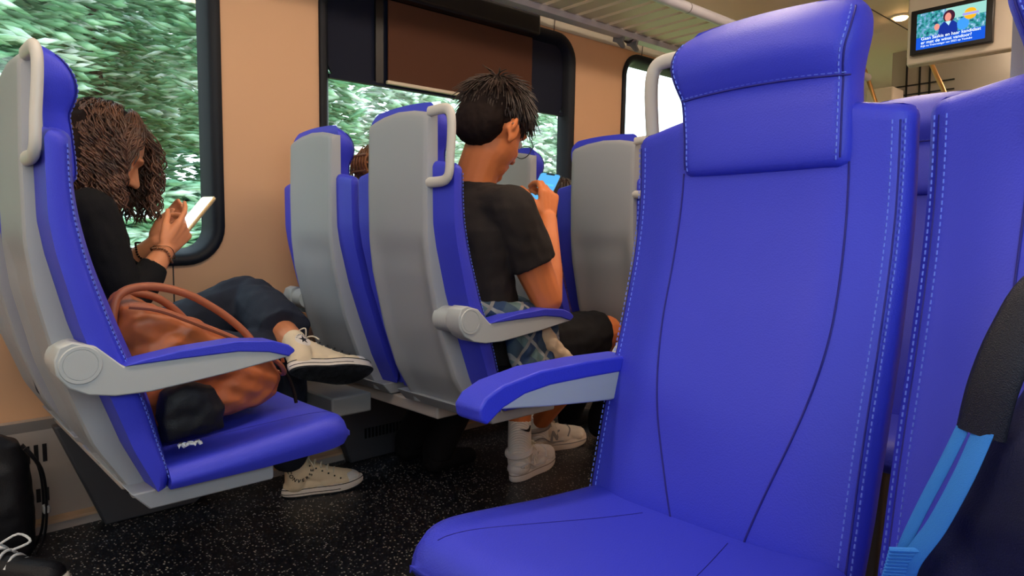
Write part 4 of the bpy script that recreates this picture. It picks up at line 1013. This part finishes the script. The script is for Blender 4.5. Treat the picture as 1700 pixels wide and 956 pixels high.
# ------------------------------------------------------------------ bags and loose things
# tan tote lying on the aisle seat
tb = thing('tote_bag', 'tan leather tote bag with two handles lying on the near aisle seat', 'bag', (.5, 1.55, .47))
B0 = V((.5, 1.55, .47)); prof = [(.345, .485), (.330, .60), (.345, .735), (.375, .745), (.46, .705), (.56, .655), (.635, .605), (.668, .552), (.655, .515), (.60, .490), (.50, .483), (.40, .480)]
def inset(poly, k): 
    cx = sum(p[0] for p in poly)/len(poly); cz = sum(p[1] for p in poly)/len(poly); return [(cx+(x-cx)*k, cz+(z-cz)*k) for x, z in poly]
m = MB(); m.rings([[V((x, y, z+(1-k)*-.02)) for x, z in inset(prof, k)] for y, k in ((1.455, .55), (1.468, .86), (1.49, .97), (1.54, 1.0), (1.62, 1.0), (1.655, .95), (1.672, .8))])
fold = lambda p: .010*nz((p.x*.7-p.z*1.0, p.y, p.z*.9), 15, 2)+.006*nz((p.x, p.y, p.z*1.5), 30, 4)
bag = m.xf(T(-B0)).remesh('bag_body', TOTE, tb, .005, 4, fold)
def pp(m, name, mt, par=tb, **k): return m.xf(T(-B0)).build(name, mt, par, **k)
pp(MB().tube(sm([(.352, 1.462, .737), (.40, 1.452, .728), (.46, 1.448, .700), (.56, 1.452, .648), (.640, 1.462, .594), (.668, 1.49, .560), (.672, 1.56, .556)], 5), .0055, 8), 'rim', TOTED, bag)
h1 = sm([(.330, 1.50, .69), (.345, 1.505, .755), (.40, 1.51, .770), (.47, 1.515, .752), (.535, 1.52, .712), (.58, 1.52, .672), (.606, 1.515, .638), (.615, 1.505, .60)], 6)
h2 = sm([(.355, 1.63, .70), (.365, 1.63, .742), (.40, 1.63, .750), (.45, 1.63, .735), (.49, 1.63, .700), (.515, 1.63, .665), (.525, 1.63, .64)], 6)
for h in (h1, h2): pp(MB().tube(h, .0085, 10), 'handle', TOTED)
pp(MB().tube(sm([(.618, 1.50, .628), (.640, 1.498, .630), (.662, 1.496, .612), (.668, 1.494, .585)], 4), .010, 8, flat=.3), 'handle_tab', TOTED)
pp(MB().tube(sm([(.665, 1.50, .566), (.682, 1.50, .548), (.692, 1.495, .515), (.695, 1.49, .487)], 4), .006, 8, flat=.6), 'zip_pull', HAIRBASE)
pk = thing('pouch', 'black soft pouch tucked under the tan tote bag', 'pouch', (.46, 1.41, .47))
m = MB(); m.rings([[V((x, y, z)) for x, z in inset([(.385, .478), (.375, .53), (.385, .575), (.43, .590), (.48, .575), (.505, .53), (.50, .485), (.44, .479)], k)] for y, k in ((1.375, .6), (1.385, .92), (1.41, 1.), (1.432, .92), (1.44, .6))])
m.xf(T(-V((.46, 1.41, .47)))).remesh('pouch_body', BAGK, pk, .005, 4, wr_noise(.006, 20, 8))
tk = MB(); g_ = 10; rs = []
for i in range(g_+1):
    rs.append([V((.40+.042*i/g_, 1.357+.014*j/5+.003*math.sin(i*1.7+j), .4735+.007*abs(math.sin(i*.9+j*1.3)))) for j in range(6)])
tk.rings(rs, False); o = tk.build('tissue', mat('white tissue', (.75, .76, .78), .6), None, ang=60)
md = o.modifiers.new('solid', 'SOLIDIFY'); md.thickness = .0012; tag(o, 'crumpled white tissue on the seat beside the black pouch', 'tissue')

# navy backpack on the right-hand front seat
bp = thing('backpack', 'dark navy backpack with bright blue strap webbing at the right edge', 'bag', (.80, .05, .475))
O = V((.80, .05, .475)); m = MB()
rows = [(.482, .80, .262, .07), (.52, .80, .272, .078), (.60, .80, .246, .080), (.68, .805, .214, .078), (.76, .82, .178, .07), (.81, .835, .140, .058), (.845, .85, .09, .04)]
n = 28; rs = []
for z, cx, w, dp in rows:
    rs.append([V((cx+dp*.95*abs(math.cos(2*PI*k/n))**.7*(1 if math.cos(2*PI*k/n) > 0 else -1), -.042+w*abs(math.sin(2*PI*k/n))**.7*(1 if math.sin(2*PI*k/n) > 0 else -1), z)) for k in range(n)])
m.rings(rs); bpb = m.xf(T(-O)).remesh('bag_body', NAVYB, bp, .006, 5, lambda p: .010*nz((p.x, p.y*1.4, p.z*.7), 11, 3)+.004*nz(p, 26, 5))
def bq(m, name, mt, par=bp, **k): return m.xf(T(-O)).build(name, mt, par, **k)
def ribbon(pts, w, th, upv): return MB().tube(pts, w, 14, flat=th/w, up=upv)
str_ = sm([(.80, .07, .865), (.775, .128, .825), (.762, .150, .780), (.755, .164, .730), (.755, .172, .682)], 6)
pad = ribbon(str_, .021, .007, (-1, .5, 0)); bq(pad, 'padded_strap', NAVYP, ang=60)
bq(ribbon(sm([(.755, .185, .690), (.75, .200, .645), (.748, .218, .595), (.75, .234, .545), (.76, .240, .50)], 5), .006, .0018, (-1, .3, 0)), 'webbing', WEB)
bq(ribbon(sm([(.752, .168, .690), (.742, .180, .645), (.738, .200, .59), (.742, .222, .545), (.76, .232, .50)], 5), .0095, .0020, (-1, .3, 0)), 'webbing', WEB)
lk = MB()
for k in range(9): lk.tube([(.740+.0014*k, .212+.0012*k, .560-.0044*k), (.736+.0014*k, .240+.0012*k, .553-.0044*k)], .0030, 8)
bq(lk, 'ladder_buckle', WEB)
bq(MB().tube(sm([(.724, -.12, .70), (.722, -.03, .715), (.724, .06, .70), (.735, .12, .64)], 6), .003, 6), 'zip', BLACK, bpb)
bq(MB().tube(sm([(.76, .205, .52), (.775, .232, .516), (.80, .240, .51)], 4), .012, 8, flat=.3), 'side_tab', BAGK)

# black backpack and sneaker at the lower left
b2 = thing('backpack', 'black backpack standing on the floor at the left edge', 'bag', (.20, 2.25, 0)); O2 = V((.22, 2.12, 0))
m = MB(); rs = []
for z, w, dp in ((.005, .10, .075), (.03, .112, .088), (.16, .115, .09), (.26, .108, .08), (.32, .088, .06), (.345, .05, .03)):
    rs.append([V((.19+w*abs(math.cos(2*PI*k/n))**.6*(1 if math.cos(2*PI*k/n) > 0 else -1), 2.13+dp*abs(math.sin(2*PI*k/n))**.6*(1 if math.sin(2*PI*k/n) > 0 else -1), z)) for k in range(n)])
m.rings(rs); m.xf(T(-O2)).remesh('bag_body', BAGK, b2, .006, 4, wr_noise(.006, 14, 5))
for dy in (0, .045): MB().tube(sm([(.285, 2.07+dy, .31), (.318, 2.06+dy, .25), (.325, 2.055+dy, .16), (.318, 2.06+dy, .07), (.30, 2.07+dy, .02)], 5), .012, 8, flat=.3).xf(T(-O2)).build('strap', BAGK, b2)
MB().box((.316, 2.047, .128), (.332, 2.069, .150)).xf(T(-O2)).build('buckle', MIDG, b2, bevel=.003)
sn = Fig((.21, 2.0, 0), 'sneaker', 'black sneaker with white laces and cream sole at the bottom left corner'); sn.t['category'] = 'shoe'
F_s = T(V((.090, 2.128, .001))) @ frame((.77, -.64, 0), (0, 0, 1)); L = .285; u = MB()
u.chain([((.052, 0, .092), .040), ((.052, 0, .055), .041)]); u.chain([((.085, 0, .082), .036), ((.130, 0, .062), .038), ((.175, 0, .05), .039), ((.24, 0, .042), .036)])
for x, w in ((.048, .040), (.10, .040), (.16, .046), (.22, .045)): u.ell((x, 0, .042), (.05, w, .026))
up = sn.skin(u.xf(F_s), 'upper', BAGK, .004, 4); tr = T(-sn.b) @ F_s
sole_mb(L, .043, .052, .0, .034, .010).xf(tr).build('sole', WRUB, sn.t, ang=50)
MB().tube([(x, y*1.0, .024) for x, y in outline(L, .0435, .0525)]+[(L, .006, .024)], .0018, 5).xf(tr).build('sole_line', LINE, sn.t)
lc = MB()
for k in range(6):
    x = .095+.021*k; z = .126-.011*k; lc.tube(sm([(x-.004, -.032, z-.020), (x, -.008, z), (x+.006, .010, z), (x+.006, .032, z-.018)], 3), .0036, 6)
lc.tube(sm([(.10, -.004, .122), (.115, -.030, .140), (.150, -.040, .134), (.156, -.030, .126), (.112, -.010, .118)], 4), .003, 6); lc.tube(sm([(.10, .004, .122), (.085, .03, .140), (.06, .04, .13)], 4), .003, 6)
lc.tube(sm([(.12, .0, .12), (.15, .03, .135), (.185, .02, .12), (.16, -.01, .112)], 4), .003, 6); lc.xf(tr).build('lace', SOCK, sn.t)

# ------------------------------------------------------------------ camera, sky, render look
yaw, pitch, roll = math.radians(47.4), math.atan(88/1150.), math.radians(.2)
Fh = V((math.cos(yaw), math.sin(yaw), 0)); R0 = V((math.sin(yaw), -math.cos(yaw), 0)); UZ = V((0, 0, 1))
F = Fh*math.cos(pitch)-UZ*math.sin(pitch); U0 = UZ*math.cos(pitch)+Fh*math.sin(pitch)
RT = R0*math.cos(roll)-U0*math.sin(roll); UP = U0*math.cos(roll)+R0*math.sin(roll)
cam = bpy.data.cameras.new('camera'); co = bpy.data.objects.new('camera', cam); C.objects.link(co)
co.matrix_world = M(((RT.x, UP.x, -F.x, 0), (RT.y, UP.y, -F.y, 0), (RT.z, UP.z, -F.z, .87), (0, 0, 0, 1)))
cam.sensor_width = 36; cam.lens = 1150/1700*36; cam.clip_start = .02; cam.clip_end = 200
bpy.context.scene.camera = co
w = bpy.data.worlds.new('sky'); bpy.context.scene.world = w; w.use_nodes = True
nt = w.node_tree; bg = nt.nodes['Background']; bg.inputs[1].default_value = 2.8
tc = nt.nodes.new('ShaderNodeTexCoord'); sx = nt.nodes.new('ShaderNodeSeparateXYZ'); rp = nt.nodes.new('ShaderNodeValToRGB')
rp.color_ramp.elements[0].position = .0; rp.color_ramp.elements[0].color = (.93, .98, 1, 1); rp.color_ramp.elements[1].position = .8; rp.color_ramp.elements[1].color = (.70, .84, 1, 1)
nt.links.new(tc.outputs['Generated'], sx.inputs[0]); nt.links.new(sx.outputs[2], rp.inputs[0]); nt.links.new(rp.outputs[0], bg.inputs[0])
def portal(x, y, z, sx_, sz_, out):
    l = bpy.data.lights.new('window portal', 'AREA'); l.shape = 'RECTANGLE'; l.size = sx_; l.size_y = sz_; l.cycles.is_portal = True
    o = bpy.data.objects.new('window portal', l); C.objects.link(o); o.location = (x, y, z); o.rotation_euler = (PI/2 if out > 0 else -PI/2, 0, 0)
for a, b in WIN:
    portal((a+b)/2, 2.47, (Z0+Z1)/2, b-a-.08, Z1-Z0-.08, -1)
for a, b in WIN[:2]: portal((a+b)/2, -.35, (Z0+Z1)/2, b-a-.08, Z1-Z0-.08, 1)
sc = bpy.context.scene
sc.view_settings.view_transform = 'Standard'; sc.view_settings.look = 'None'; sc.view_settings.gamma = 1; sc.view_settings.use_curve_mapping = False
sc.view_settings.exposure = .35
sc.cycles.max_bounces = 10; sc.cycles.diffuse_bounces = 5; sc.cycles.transparent_max_bounces = 12; sc.cycles.sample_clamp_indirect = 6
